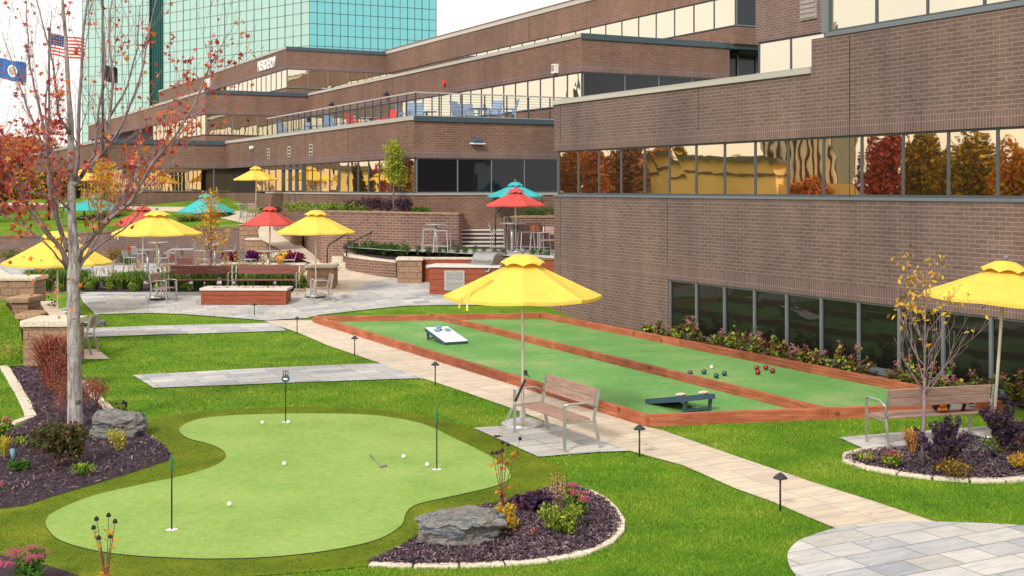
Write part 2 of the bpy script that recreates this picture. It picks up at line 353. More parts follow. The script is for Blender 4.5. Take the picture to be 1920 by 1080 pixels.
def thing(name, label, cat, loc=(0, 0, 0), rot=0, group=None):
    o = bpy.data.objects.new(name, None); COL.objects.link(o); o.location = loc; o.rotation_euler = (0, 0, rot); o.empty_display_size = .2
    o['label'] = label; o['category'] = cat
    if group: o['group'] = group
    return o
def tag(o, label, cat, group=None):
    o['label'] = label; o['category'] = cat
    if group: o['group'] = group
    return o
def struct(o): o['kind'] = 'structure'; return o
def kids(o): return [c for c in ALLK.get(o.name, [])]
def dup(root, loc, rot=None, label=None, group=None, scale=None):
    def cp(o, par):
        c = o.copy(); COL.objects.link(c)
        if par is not None: c.parent = par
        for ch in list(o.children): cp(ch, c)
        return c
    r = cp(root, None); r.location = loc
    if rot is not None: r.rotation_euler = (0, 0, rot)
    if scale: r.scale = (scale,) * 3
    if label: r['label'] = label
    if group: r['group'] = group
    return r
def recenter(o, base):
    me = o.data; me.transform(Matrix.Translation(-Vector(base))); o.location = base; return o
def patch(name, pts, m, thick=0, smooth_n=0, parent=None):
    """a flat (or planar) sheet through world points"""
    mb = MB(); n = len(pts); mb.add(pts, [tuple(range(n))])
    o = mb.build(name, m); me = o.data
    import bmesh
    bm = bmesh.new(); bm.from_mesh(me); bmesh.ops.triangulate(bm, faces=bm.faces[:], ngon_method='EAR_CLIP')
    bmesh.ops.recalc_face_normals(bm, faces=bm.faces[:])
    if sum(f.normal.z for f in bm.faces) < 0: bmesh.ops.reverse_faces(bm, faces=bm.faces[:])
    bm.to_mesh(me); bm.free()
    return o
def spline(pts, k=6, closed=True):
    n = len(pts); out = []
    rng = range(n) if closed else range(n - 1)
    for i in rng:
        g = (lambda j: pts[j % n]) if closed else (lambda j: pts[max(0, min(n - 1, j))])
        p0, p1, p2, p3 = g(i - 1), g(i), g(i + 1), g(i + 2)
        for j in range(k):
            t_ = j / k
            out.append(tuple(.5 * ((2 * p1[a]) + (-p0[a] + p2[a]) * t_ + (2 * p0[a] - 5 * p1[a] + 4 * p2[a] - p3[a]) * t_ ** 2 + (-p0[a] + 3 * p1[a] - 3 * p2[a] + p3[a]) * t_ ** 3) for a in range(2)))
    if not closed: out.append(tuple(pts[-1][:2]))
    return out
def inpoly(px, py, poly):
    r = np.zeros(len(px), bool); n = len(poly); j = n - 1
    for i in range(n):
        xi, yi = poly[i][0], poly[i][1]; xj, yj = poly[j][0], poly[j][1]
        c = ((yi > py) != (yj > py)) & (px < (xj - xi) * (py - yi) / ((yj - yi) or 1e-9) + xi); r ^= c; j = i
    return r
def npmesh(name, verts, faces_flat, nper, mats, midx=None, parent=None):
    """verts (N,3), every face with nper corners"""
    me = bpy.data.meshes.new(name); nf = len(faces_flat) // nper
    me.vertices.add(len(verts)); me.vertices.foreach_set('co', np.asarray(verts, np.float32).ravel())
    me.loops.add(len(faces_flat)); me.loops.foreach_set('vertex_index', np.asarray(faces_flat, np.int32))
    me.polygons.add(nf); me.polygons.foreach_set('loop_start', np.arange(0, nf * nper, nper, dtype=np.int32))
    for k in mats: me.materials.append(M[k])
    if midx is not None: me.polygons.foreach_set('material_index', np.asarray(midx, np.int32))
    me.update(calc_edges=True)
    o = bpy.data.objects.new(name, me); COL.objects.link(o)
    if parent is not None: o.parent = parent
    return o
def rotm(n, up=.0):
    a = RN.normal(size=(n, 3)); a[:, 2] += up; a /= np.linalg.norm(a, axis=1)[:, None]
    b = RN.normal(size=(n, 3)); b -= a * (a * b).sum(1)[:, None]; b /= np.linalg.norm(b, axis=1)[:, None]
    return a, b, np.cross(a, b)
def leaves(name, P, size, mats, probs=None, parent=None, shape='leaf', up=.6, flat=False):
    """P (n,3) centres; every leaf a folded blade"""
    P = np.asarray(P, float); n = len(P)
    if n == 0: return None
    nrm, t1, t2 = rotm(n, up)
    sz = size * RN.uniform(.65, 1.3, n)[:, None]
    if shape == 'maple':
        ang = np.linspace(0, 2 * np.pi, 10, endpoint=False); rad = np.array([1.0, .38, .8, .36, .62, .3, .62, .36, .8, .38])
        V = np.stack([P + sz * (t1 * math.cos(a) * r + t2 * math.sin(a) * r + nrm * (.18 * (r > .5) * ((i % 4) - 1))) for i, (a, r) in enumerate(zip(ang, rad))], 1)
        k = 10; faces = np.arange(n * k).reshape(n, k)
        midx = RN.choice(len(mats), n, p=probs)
    else:
        w = .42 if shape == 'leaf' else (.8 if shape == 'round' else .16)
        V = np.stack([P - t1 * sz * .5, P + t2 * sz * w * .55 + nrm * sz * .1, P + t1 * sz * .55, P - t2 * sz * w * .55 + nrm * sz * .1], 1)
        k = 4; faces = np.arange(n * k).reshape(n, k)
        midx = RN.choice(len(mats), n, p=probs)
    return npmesh(name, V.reshape(-1, 3), faces.ravel(), k, mats, midx, parent)
def blob(n, rx, ry, rz, c=(0, 0, 0), hollow=.35, lumps=7, seed=0):
    """points of a lumpy crown"""
    r = np.random.default_rng(seed)
    cs = r.normal(size=(lumps, 3)); cs /= np.linalg.norm(cs, axis=1)[:, None]; cs *= r.uniform(.25, .75, lumps)[:, None]
    rr = r.uniform(.3, .5, lumps); which = r.integers(0, lumps, n)
    d = r.normal(size=(n, 3)); d /= np.linalg.norm(d, axis=1)[:, None]
    P = cs[which] + d * (rr[which] * r.uniform(hollow, 1, n) ** .5)[:, None]
    return P * np.array([rx, ry, rz]) + np.array(c)
# ================================================================ GROUND
g0 = MB(); g0.add([(-900, -60, -.008), (900, -60, -.008), (900, 1500, -.008), (-900, 1500, -.008)], [(0, 1, 2, 3)]); struct(g0.build('ground', 'lawn', uv=False))
def P0(pts, dz): return [tuple(U(x, y, dz)) for x, y in pts]
GREEN = [(355, 822), (336, 808), (345, 796), (375, 785), (430, 779), (510, 776), (600, 775), (680, 777), (745, 784), (800, 797), (853, 822), (897, 843), (940, 868), (957, 887), (950, 902), (910, 916), (829, 934), (780, 946), (761, 962), (753, 984), (722, 1005), (680, 1019), (600, 1034), (500, 1044), (400, 1047), (320, 1045), (250, 1041), (175, 1031), (112, 1012), (88, 988), (88, 972), (106, 957), (172, 930), (260, 909), (337, 893), (392, 877), (420, 862), (420, 846), (392, 832)]
FRINGE = [(262, 790), (330, 777), (420, 768), (560, 763), (690, 766), (790, 777), (865, 797), (930, 823), (1005, 856), (1048, 872), (1062, 890), (1050, 908), (1000, 935), (900, 965), (800, 1005), (775, 1040), (690, 1060), (560, 1073), (400, 1084), (200, 1094), (60, 1100), (-120, 1110), (-120, 940), (0, 948), (100, 920), (250, 870), (310, 850), (240, 810)]
BEDA = [(-150, 870), (-150, 800), (0, 802), (38, 799), (64, 782), (47, 745), (22, 700), (0, 672), (-40, 655), (10, 655), (60, 657), (135, 680), (172, 735), (210, 770), (262, 806), (300, 828), (322, 852), (316, 863), (250, 885), (175, 908), (100, 930), (45, 948), (0, 953), (-150, 975)]
BEDB = [(690, 1057), (750, 1030), (792, 1004), (820, 975), (880, 955), (940, 944), (1000, 928), (1045, 911), (1090, 918), (1130, 937), (1155, 962), (1165, 985), (1150, 1010), (1115, 1030), (1060, 1045), (980, 1055), (880, 1060), (780, 1061)]
BEDC = [(1581, 862), (1600, 849), (1660, 842), (1740, 836), (1800, 822), (1850, 806), (1920, 792), (2050, 780), (2050, 905), (1920, 899), (1880, 904), (1800, 902), (1720, 895), (1650, 883), (1600, 873)]
BEDW = [(1016, 592), (1200, 610), (1500, 668), (1870, 752), (2100, 810), (2100, 770), (1960, 742), (1500, 655), (1200, 602)]
PATH = [(560, 624), (613, 647), (713, 681), (795, 710), (860, 731), (958, 765), (1024, 790), (1180, 845), (1280, 872), (1380, 916), (1450, 941), (1515, 969), (1566, 990), (1633, 981), (1754, 978), (1633, 938), (1521, 903), (1380, 855), (1240, 806), (1212, 800), (900, 699), (592, 604), (575, 597.5), (495, 601.5)]
SIDE_A = [(120, 617), (300, 610), (510, 605), (534, 617), (534, 620), (300, 627), (120, 633)]
SIDE_B = [(249, 703), (470, 691), (700, 681), (713, 681), (795, 710), (780, 709), (520, 718), (288, 727)]
PAD_B = [(888, 802), (950, 798), (1024, 790), (1180, 845), (1125, 847), (1010, 856)]
PAD_C = [(1573, 820), (1640, 814), (1760, 805), (1850, 799), (1930, 806), (1925, 830), (1850, 845), (1700, 853), (1640, 850)]
PAD_D = [(120, 655), (183, 655), (206, 673), (120, 674)]
CIRC = [(1477, 1037), (1492, 1017), (1515, 1006), (1566, 990), (1633, 981), (1717, 978), (1802, 979), (1920, 985), (2040, 1000), (2140, 1040), (2160, 1150), (1560, 1180), (1500, 1090), (1480, 1060)]
BOC = dict(FL=U(591, 605), NL=U(1211, 799), NR=Vector((8.05, 20.3, 0)), FR=Vector((.84, 34.7, 0)))
mk = lambda name, pts, m, dz: struct(patch(name, P0(pts, dz), m))
GS = spline(GREEN, 5)
mk('fringe_turf', spline(FRINGE, 4), 'fringe_turf', .006)
o = mk('putting_green', GS, 'putting_green', .016)
# the low step at the edge of the putting surface
mb = MB(); e = [U(x, y, .016) for x, y in GS]; n = len(e)
mb.add([tuple(p) for p in e] + [(p.x, p.y, .004) for p in e], [(i, (i + 1) % n, n + (i + 1) % n, n + i) for i in range(n)]); struct(mb.build('putting_green_edge', 'dark', uv=False))
for nm, pts in (('mulch_bed', BEDA), ('mulch_bed', BEDB), ('mulch_bed', BEDC), ('mulch_bed', BEDW)): mk(nm, pts, 'mulch', .012)
mk('path', PATH, 'pavers_cream', .010)
for p in (SIDE_A, SIDE_B, PAD_B, PAD_C): mk('paving', p, 'pavers_gray', .0135)
mk('paving', PAD_D, 'pavers_cream', .0135)
mk('round_patio', spline(CIRC, 4), 'pavers_gray', .017)
# mulch mounds and chips
def chips(name, polys, n, size=.035):
    pts = []
    for poly, z in polys:
        W_ = np.array([[U(x, y, 0).x, U(x, y, 0).y] for x, y in poly]); a, b_ = W_.min(0), W_.max(0)
        q = RN.uniform(a, b_, size=(n, 2)); k = inpoly(q[:, 0], q[:, 1], W_); q = q[k]
        pts.append(np.c_[q, np.full(len(q), z) + RN.uniform(.0, .03, len(q))])
    P = np.concatenate(pts); n = len(P); nrm, t1, t2 = rotm(n, 2.5)
    sz = size * RN.uniform(.3, 1.2, n)[:, None]; w = .0055 * RN.uniform(.6, 1.6, n)[:, None]
    V = np.stack([P - t1 * sz - t2 * w, P + t1 * sz - t2 * w, P + t1 * sz + t2 * w, P - t1 * sz + t2 * w], 1)
    o = npmesh(name, V.reshape(-1, 3), np.arange(n * 4), 4, ['mulch_chip']); o['kind'] = 'stuff'; return o
chips('mulch_chips', [(BEDA, .014), (BEDB, .014), (BEDC, .014)], 42000)
# lawn blades
def wpoly(pts): return [(U(x, y).x, U(x, y).y) for x, y in pts]
HARD = [wpoly(p) for p in (FRINGE, BEDA, BEDB, BEDC, PATH, SIDE_A, SIDE_B, PAD_B, PAD_C, PAD_D, CIRC)]
HARD.append([(v.x, v.y) for v in (BOC['FL'], BOC['NL'], BOC['NR'], BOC['FR'])])
NB = 560000; u = RN.uniform(0, 1, NB); Dn, Df = 10.2, 36
D = 1 / (1 / Dn - u * (1 / Dn - 1 / Df)); X = RN.uniform(-.47, .47, NB) * D
keep = np.ones(NB, bool)
for h in HARD: keep &= ~inpoly(X, D, h)
keep &= (X * CT + D * ST) < 16.3
X, D = X[keep], D[keep]; n = len(X)
hgt = RN.uniform(.008, .026, n) * np.where(D > 20, 1.15, 1); wd = .0035 * (D / 11) * RN.uniform(.6, 1.3, n)
a = RN.uniform(0, 2 * np.pi, n); lean = RN.normal(0, .010, (n, 2)); base = np.c_[X, D, np.full(n, -.008)]
zz = np.where(D > 34, np.maximum(0, (D - 34) * .093), 0); base[:, 2] += zz
tx = np.c_[np.cos(a) * wd, np.sin(a) * wd, np.zeros(n)]
V = np.stack([base - tx, base + tx, base + np.c_[lean, hgt + .012]], 1)
o = npmesh('lawn_grass', V.reshape(-1, 3), np.arange(n * 3), 3, ['blade']); o['kind'] = 'stuff'
# short turf pile of the fringe
NF = 90000; W_ = np.array(wpoly(FRINGE)); q = RN.uniform([W_[:, 0].min(), 11], W_.max(0), size=(NF, 2)); gp = wpoly(GS)
k = inpoly(q[:, 0], q[:, 1], wpoly(FRINGE)) & ~inpoly(q[:, 0], q[:, 1], gp) & ~inpoly(q[:, 0], q[:, 1], wpoly(BEDA)) & ~inpoly(q[:, 0], q[:, 1], wpoly(BEDB))
q = q[k]; n = len(q); a = RN.uniform(0, 6.28, n); base = np.c_[q, np.full(n, .004)]; tx = np.c_[np.cos(a), np.sin(a), np.zeros(n)] * .005
V = np.stack([base - tx, base + tx, base + np.c_[RN.normal(0, .008, (n, 2)), RN.uniform(.008, .02, n)]], 1)
o = npmesh('fringe_pile', V.reshape(-1, 3), np.arange(n * 3), 3, ['fringe_turf']); o['kind'] = 'stuff'
# rising ground behind the court
def mkp(name, f, pts, m, dz): return struct(patch(name, [tuple(f(x, y, dz)) for x, y in pts], m))
zs = lambda D_: (D_ - 34) * .093
def rect_s(x0, x1, d0, d1, f): return [(x0, d0, f(d0)), (x1, d0, f(d0)), (x1, d1, f(d1)), (x0, d1, f(d1))]
struct(patch('lawn_slope', rect_s(-24, 14, 33.6, 38.1, lambda d: zs(d) - .02), 'lawn'))
struct(patch('lawn_terrace', [(-24, 38.1, .36), (-6.9, 38.1, .36), (-6.0, 44, .36), (-8, 56, .36), (-28, 56, .36)], 'lawn'))
struct(patch('lawn_slope', [(-6.9, 38.1, zs(38.1) - .02), (14, 38.1, zs(38.1) - .02), (14, 46, zs(46) - .02), (-7.4, 46, zs(46) - .02)], 'pavers_cream'))
# patio paving: sloping front part, level left part
mkp('patio', ys, [(156, 566), (178, 589), (280, 586.5), (340, 588.5), (436, 595.5), (495, 600.5), (574, 596), (600, 590), (689, 580), (760, 573), (915, 571), (960, 571), (975, 553.5), (-20, 553.5), (120, 553.5)][:12] + [(975, 553.5), (150, 553.5)], 'pavers_gray', .008)
struct(patch('patio', [(-18.5, 39.6, .384), (-7.0, 38.1, .384), (-6.0, 41.5, .384), (-7.2, 46.5, .384), (-9.6, 50.5, .384), (-10.5, 54.2, .384), (-28, 54.2, .384), (-19, 46, .384)], 'pavers_gray'))
struct(patch('patio', [(-13.5, 38.1, .388), (-7.0, 38.1, .388), (-6.6, 39.2, .388), (-13.5, 39.2, .388)], 'pavers_gray'))
mkp('path', ys, [(575, 553.5), (640, 500), (617, 498), (603, 497), (566, 520)], 'pavers_cream', .012)
mkp('patio', ys, [(640, 553.5), (975, 553.5), (1045, 553.5), (1000, 520), (740, 520), (690, 530)], 'pavers_gray', .012)
# ramp
mkp('ramp', yr, [(625, 507), (575, 490), (531, 471), (486, 447), (484, 432), (488, 424), (525, 424), (548, 447), (617, 499)], 'pavers_cream', .0)
# upper terrace lawn
def up(x, d, dz=0): X_ = (x - CX) * d / F; return (X_, d, zu(X_, d) + dz)
struct(patch('upper_lawn', [up(-500, 54.5), up(0, 54.5), up(450, 54.2), up(505, 52), up(560, 52), up(720, 47), up(700, 66), up(0, 70), up(-500, 74)], 'lawn'))
struct(patch('far_lawn', [(-300, 66, 2.62), (-24, 66, 2.62), (-10, 80, 2.62), (300, 80, 2.62), (900, 1400, 2.62), (-900, 1400, 2.62)], 'lawn'))
mkp('upper_path', yu, [(488, 424), (455, 418), (395, 405), (350, 398), (240, 393), (240, 387), (360, 388), (420, 392), (462, 398), (530, 408), (532, 424)], 'pavers_cream', .03)
mkp('upper_path', yu, [(-60, 388), (150, 388), (240, 391), (240, 386), (150, 381), (-60, 380)], 'pavers_cream', .035)
# plaza (upper right)
struct(patch('plaza', [tuple(UD(640, 44.6, 1.6)), tuple(UD(641, 43.9, 1.6)), tuple(UD(741, 41.3, 1.6)), tuple(UD(800, 40.6, 1.6)), tuple(UD(1037, 36.9, 1.6)), (14, 30, 1.6), (14, 52, 1.6), (-4, 48, 1.6)], 'pavers_gray'))
# ---------------------------------------------------------------- bocce court
def line_board(mb, a, b, w, z0, z1, seg=2.4, m=0, jit=.004):
    a, b = Vector(a), Vector(b); L_ = (b - a).length; d = (b - a).normalized(); n = max(1, round(L_ / seg)); s = Vector((-d.y, d.x, 0))
    for i in range(n):
        p = a + d * (L_ * i / n) + s * random.uniform(-jit, jit); q = a + d * (L_ * (i + 1) / n - .004) + s * random.uniform(-jit, jit)
        dz = random.uniform(-jit, jit)
        mb.add([tuple(p - s * w / 2 + Vector((0, 0, z0))), tuple(q - s * w / 2 + Vector((0, 0, z0))), tuple(q + s * w / 2 + Vector((0, 0, z0))), tuple(p + s * w / 2 + Vector((0, 0, z0))),
                tuple(p - s * w / 2 + Vector((0, 0, z1 + dz))), tuple(q - s * w / 2 + Vector((0, 0, z1 + dz))), tuple(q + s * w / 2 + Vector((0, 0, z1 + dz))), tuple(p + s * w / 2 + Vector((0, 0, z1 + dz)))],
               [(0, 3, 2, 1), (4, 5, 6, 7), (0, 1, 5, 4), (1, 2, 6, 5), (2, 3, 7, 6), (3, 0, 4, 7)], m)
FL, NL, NR, FR = BOC['FL'], BOC['NL'], BOC['NR'], BOC['FR']
BH = .185
court = thing('bocce_court', 'two lane bocce court of bright green turf edged with red timber', 'bocce court', (FL + NL + NR + FR) / 4)
DF = FL.lerp(FR, .545); DN = NL.lerp(NR, .50)
def inner(a, b, w): return a + (b - a).normalized() * w
for a, b, dz in ((FL, NL, 0), (FL, FR, -.006), (NL, NR, -.003), (FR, NR, .002), (DF, DN, -.012)):
    mb = MB(); dd = (b - a).normalized(); ex = -.05 if dz in (0, .002) else .052
    line_board(mb, a + dd * ex, b - dd * ex, .1, -.02, BH + dz); o = mb.build('border_board' if dz != -.012 else 'divider_board', 'wood_border', court, world=True, uvlong=True); bevel(o, .008, 1)
# wood texture runs along each board: give the boards their own object space
mb = MB(); mb.add([tuple(p + Vector((0, 0, .02))) for p in (FL, NL, NR, FR)], [(0, 1, 2, 3)]); mb.build('turf', 'court_turf', court, world=True)
for f in (.2, .47, .76):
    for (a0, a1, b0, b1) in ((FL, NL, DF, DN), (DF, DN, FR, NR)):
        p, q = a0.lerp(a1, f), b0.lerp(b1, f); dd = (q - p).normalized() * .06; mb = MB(); mb.bar(p + dd + Vector((0, 0, .0205)), q - dd + Vector((0, 0, .0205)), .007, .002); mb.build('turf_seam', 'fringe_turf', court, world=True)
# ---------------------------------------------------------------- kerb edging of the beds
def edging(name, pts, label, w=.12, z=.035, seg=.42, k=5, h0=-.02):
    s = [U(x, y) for x, y in spline(pts, k, closed=False)]
    # resample
    L_ = [0]; 
    for i in range(1, len(s)): L_.append(L_[-1] + (s[i] - s[i - 1]).length)
    n = max(2, int(L_[-1] / seg)); q = []
    for i in range(n + 1):
        t_ = L_[-1] * i / n; j = max(1, min(len(s) - 1, np.searchsorted(L_, t_))); f = (t_ - L_[j - 1]) / max(1e-6, L_[j] - L_[j - 1]); q.append(s[j - 1].lerp(s[j], f))
    mb = MB()
    for i in range(n):
        d = (q[i + 1] - q[i]).normalized(); s_ = Vector((-d.y, d.x, 0)); a = q[i] + d * .010; b = q[i + 1] - d * .008; zz = z + random.uniform(-.006, .006); ww = w * random.uniform(.92, 1.06)
        a1, a2, b1, b2 = a - s_ * ww / 2, a + s_ * ww / 2, b - s_ * ww / 2, b + s_ * ww / 2
        mb.add([(p.x, p.y, h0) for p in (a1, b1, b2, a2)] + [(p.x, p.y, zz) for p in (a1, b1, b2, a2)], [(0, 3, 2, 1), (4, 5, 6, 7), (0, 1, 5, 4), (1, 2, 6, 5), (2, 3, 7, 6), (3, 0, 4, 7)])
    o = mb.build(name, 'stone_pale'); recenter(o, (q[0].x, q[0].y, 0)); tag(o, label, 'edging'); bevel(o, .008, 1); return o
edging('stone_edging', [(692, 1058), (780, 1062), (880, 1061), (980, 1056), (1060, 1046), (1118, 1030), (1152, 1008), (1163, 984), (1152, 960), (1128, 937), (1090, 919), (1046, 912)], 'pale stone edging curving round the mulch bed with the slate boulder', w=.125, z=.028)
edging('stone_edging', [(1672, 843), (1625, 845), (1592, 852), (1585, 862), (1602, 873), (1650, 884), (1720, 895), (1800, 902), (1880, 904), (1930, 898), (2040, 890)], 'pale stone edging round the bed of purple shrubs beside the long bench', w=.13)
edging('stone_edging', [(-30, 640), (0, 678), (22, 712), (45, 752), (58, 782)], 'pale stone edging strip between left lawn wedge and mulch', w=.17, seg=.3)
edging('stone_edging', [(-60, 806), (0, 800), (38, 794), (58, 784)], 'short pale stone edging below the lawn wedge', w=.14)
edging('stone_edging', [(150, 715), (172, 738), (205, 770)], 'pale stone edging at the slate boulder behind the maple trunk', w=.16, seg=.3)
edging('stone_edging', [(-40, 655), (50, 656)], 'straight pale stone edging at foot of the stone pier', w=.14)

# ================================================================ BUILDINGS
ZS = [.11, 3.52, 6.93, 10.34, 13.75]; WH = 1.24; PAR = [None, 6.24, 9.65, 13.06]
class Bld:
    def __init__(s, label, p0, q0, z0=0): s.off = (p0, q0, 0); s.t = thing('office_building', label, 'building', PQ(p0, q0, 0), TH)
    def b(s, name, mats, boxes, bev=0):
        mb = MB()
        for bx in boxes: mb.box(*bx)
        o = mb.build(name, mats, s.t, off=s.off)
        return o
    def window_row(s, axis, c, edges, z0, z1, gl, depth=.1, fr='frame', post=.045, proud=.045):
        for i in range(len(edges) - 1):
            a0, a1 = edges[i], edges[i + 1]
            mb = MB(); j = [random.uniform(-.006, .006) for _ in range(3)]
            if axis == 'p': vs = [(c + depth * .7 + j[0], a0, z0), (c + depth * .7 + j[1], a1, z0), (c + depth * .7, a1, z1), (c + depth * .7 + j[2], a0, z1)]; fc = [(0, 3, 2, 1)]
            else: vs = [(a0, c + depth * .7 + j[0], z0), (a1, c + depth * .7 + j[1], z0), (a1, c + depth * .7, z1), (a0, c + depth * .7 + j[2], z1)]; fc = [(0, 1, 2, 3)]
            mb.add(vs, fc); w = mb.build('window', gl, s.t, off=s.off)
            mb = MB(); h = post / 2
            def bx(u0, u1, w0, w1, d0=0, d1=depth):
                if axis == 'p': mb.box(c + d0, c + d1, u0, u1, w0, w1)
                else: mb.box(u0, u1, c + d0, c + d1, w0, w1)
            bx(a0 - h, a0 + h, z0, z1, proud)
            if i == len(edges) - 2: bx(a1 - h, a1 + h, z0, z1, proud)
            bx(a0 + h, a1 - h, z0, z0 + .05, proud + .005); bx(a0 + h, a1 - h, z1 - .05, z1, proud + .005)
            mb.build('window_frame', fr, w, off=s.off)
def rng(a, b, step):
    n = max(1, round(abs(b - a) / step)); return [a + (b - a) * i / n for i in range(n + 1)]
E = .004
# ---- right wing, nearest
PR = 17.5
A = Bld('nearest brick office wing with two rows of ribbon windows beside the bocce court', PR, 31.1)
A.b('wall', 'brick', [(PR, 24, 25.35, 31.1, -.6, 3.46), (PR, 24, 1, 25.35, 1.44, 3.46), (PR, 24, 1, 25.35, -.6, .04), (PR, 24, 1, 31.1, 4.78, 6.12), (PR, 24, 1, 20.05, 6.12, 6.84)])
A.b('upper_wall', 'brick', [(PR + .0, 30, 1, 20.05, 8.2, 9.7), (24.05, 30.5, 20.05, 30.1, 8.19, 13.0), (24.05, 31, 20.05, 30.1, 6.1, 6.88)])
A.b('soldier_course', 'brick_soldier', [(PR - E, PR + .1, 1, 31.1 + E, 4.775, 5.07), (PR - E, PR + .1, 1, 31.1 + E, 1.435, 1.73)])
A.b('core', 'dark', [(PR + .3, 23.5, 1.3, 30.8, 0, 6.1), (PR + .3, 29, 1.3, 19.8, 6.1, 9), (24.4, 29.5, 19.5, 29.8, 6.3, 8.3)])
A.b('coping', 'coping', [(PR - .05, 24.0, 20.05, 31.15, 6.12, 6.26)])
A.b('sill', 'frame_gray', [(PR - .03, PR + .12, 1, 25.3, .04, .11), (PR - .03, PR + .12, 1, 31.1, 3.46, 3.52), (PR - .03, PR + .12, 1, 19.6, 6.84, 6.93), (PR - .02, PR + .1, 19.55, 19.72, 6.93, 8.2)])
A.b('control_joint', 'dark', [(PR - .006, PR, 30.72, 30.73, 3.52, 6.1), (PR - .006, PR, 18.9, 18.915, 3.5, 6.8), (PR - .006, PR, 25.35, 25.36, 1.74, 3.46), (PR - .006, PR, 13.8, 13.815, 1.74, 3.46), (PR - .006, PR, 30.72, 30.73, -.1, 3.4), (PR - .006, PR, 24.05, 24.06, 5.08, 6.1)])
ew = [30.95 - 1.12 * i for i in range(27)][::-1]
A.window_row('p', PR, ew, 3.52, 4.78, 'glass_gold', fr='frame')
A.window_row('p', PR, [25.3 - 1.1 * i for i in range(22)][::-1], .11, 1.44, 'glass_dark', fr='frame_gray', post=.07, proud=.03)
A.window_row('p', PR, [19.55 - 1.33 * i for i in range(14)][::-1], 6.93, 8.2, 'glass_sky')
A.window_row('p', 24.05, [30.0 - 1.47 * i for i in range(7)][::-1], 6.93, 8.18, 'glass_sky')
mb = MB(); mb.box(24.0, 24.1, 27.3, 28.0, 8.6, 10.6, 0)
for k in range(14): mb.box(23.97, 24.0, 27.34, 27.96, 8.65 + k * .14, 8.7 + k * .14, 0)
mb.build('louver_vent', 'gray_lamp', A.t, off=A.off)
# ---- centre wing: three stepped tiers
PC, QC = 16.74, 39.75
B = Bld('middle brick office wing stepping back in tiers above the roof terrace', PC, QC)
Q1, QE = QC, 74
B.b('wall', 'brick_warm', [(PC, 24, Q1, QE, 0, 3.46), (PC, 24, Q1, QE, 4.78, 6.1)])
B.b('soldier_course', 'brick_soldier', [(PC - E, 24, Q1 - E, QE, 4.775, 5.07)])
B.b('core', 'dark', [(PC + .3, 23.6, Q1 + .3, QE, 3, 5.9)])
B.b('terrace_floor', 'slab', [(PC + .3, 24, Q1 + .3, QE, 5.9, 6.0)])
B.b('coping', 'coping', [(PC - .05, PC + .3, Q1 + .3, QE, 6.1, 6.25), (PC - .05, 24, Q1 - .05, Q1 + .3, 6.1, 6.26)])
B.b('coping_fascia', 'coping_blue', [(PC - .04, 24, Q1 - .07, Q1 - .05, 6.06, 6.24)])
B.b('sill', 'coping', [(PC - .03, PC + .12, Q1, 58.2, 3.46, 3.52), (PC - .03, 24, Q1 - .03, Q1 + .1, 3.46, 3.52)])
B.window_row('q', Q1, [PC + .12, PC + 1.7, PC + 3.05, PC + 4.4, PC + 5.8, PC + 7.2], 3.52, 4.78, 'glass_side', fr='frame_gray')
B.window_row('p', PC, rng(QC + .1, 52.4, 1.12), 3.52, 4.78, 'glass_gold')
B.window_row('p', PC, rng(55.6, 60.2, 1.12), 3.52, 4.78, 'glass_gold')
B.b('door', 'glass_gold', [(PC + .06, PC + .09, 52.5, 55.5, 2.75, 4.78)])
B.b('door_frame', 'frame', [(PC - .02, PC + .12, a, a + .1, 2.7, 4.78) for a in (52.42, 53.4, 54.4, 55.45)] + [(PC - .03, PC + .05, 52.42, 55.5, 4.55, 4.62)])
P2, Q2 = 24.05, 40.6
B.b('upper_wall', 'brick_warm', [(P2, 31.1, Q2, 78, 6.0, 6.88), (P2, 31.1, Q2, 78, 8.19, 9.5)])
B.b('soldier_course', 'brick_soldier', [(P2 - E, 31, Q2 - E, 78, 8.185, 8.48)])
B.b('core', 'dark', [(P2 + .3, 30.9, Q2 + .3, 78, 6.5, 9.3), (31.6, 38, 40.6, 78, 9.3, 12.9)])
B.b('coping', 'coping', [(P2 - .05, 31, Q2 - .02, 78, 9.5, 9.65)])
B.b('coping_fascia', 'coping_blue', [(P2 - .04, 31.2, Q2 - .06, Q2 - .02, 9.44, 9.66)])
B.window_row('p', P2, rng(Q2 + .1, 76, 1.12), 6.93, 8.19, 'glass_sky')
B.window_row('q', Q2, [P2 + .12, P2 + 2.0, P2 + 3.6, P2 + 5.2, P2 + 7], 6.93, 8.19, 'glass_side', fr='frame_gray')
P3, Q3 = 31.1, 40.2
B.b('top_wall', 'brick_warm', [(P3, 40, Q3, 81, 9.6, 10.3), (P3, 40, Q3, 81, 11.6, 12.9), (P3, 40, Q3, 81, 13.1, 13.2)])
B.b('coping', 'coping', [(P3 - .05, 40, Q3 - .05, 81, 12.9, 13.1)])
B.window_row('p', P3, rng(Q3 + .1, 79, 1.45), 10.34, 11.6, 'glass_sky')
B.window_row('q', Q3, [P3 + .1, P3 + 1.7, P3 + 3.3, P3 + 4.9], 10.34, 11.6, 'glass_side', fr='frame_gray')
B.b('link_wall', 'glass_side', [(P3 - .02, 33.4, Q3 + 1.5, Q3 + 1.6, 6.0, 9.4)])
B.b('link_coping', 'coping_blue', [(P3 - .1, 34, Q3 + .2, Q3 + 1.7, 9.42, 9.62)])
B.b('link_post', 'frame_gray', [(P3 + a, P3 + a + .08, Q3 + 1.44, Q3 + 1.5, 6.0, 9.4) for a in (.1, 1.2, 2.2)] + [(P3, 33.4, Q3 + 1.43, Q3 + 1.49, 8.1, 8.2)])
for a in (44.5, 48.5): pass
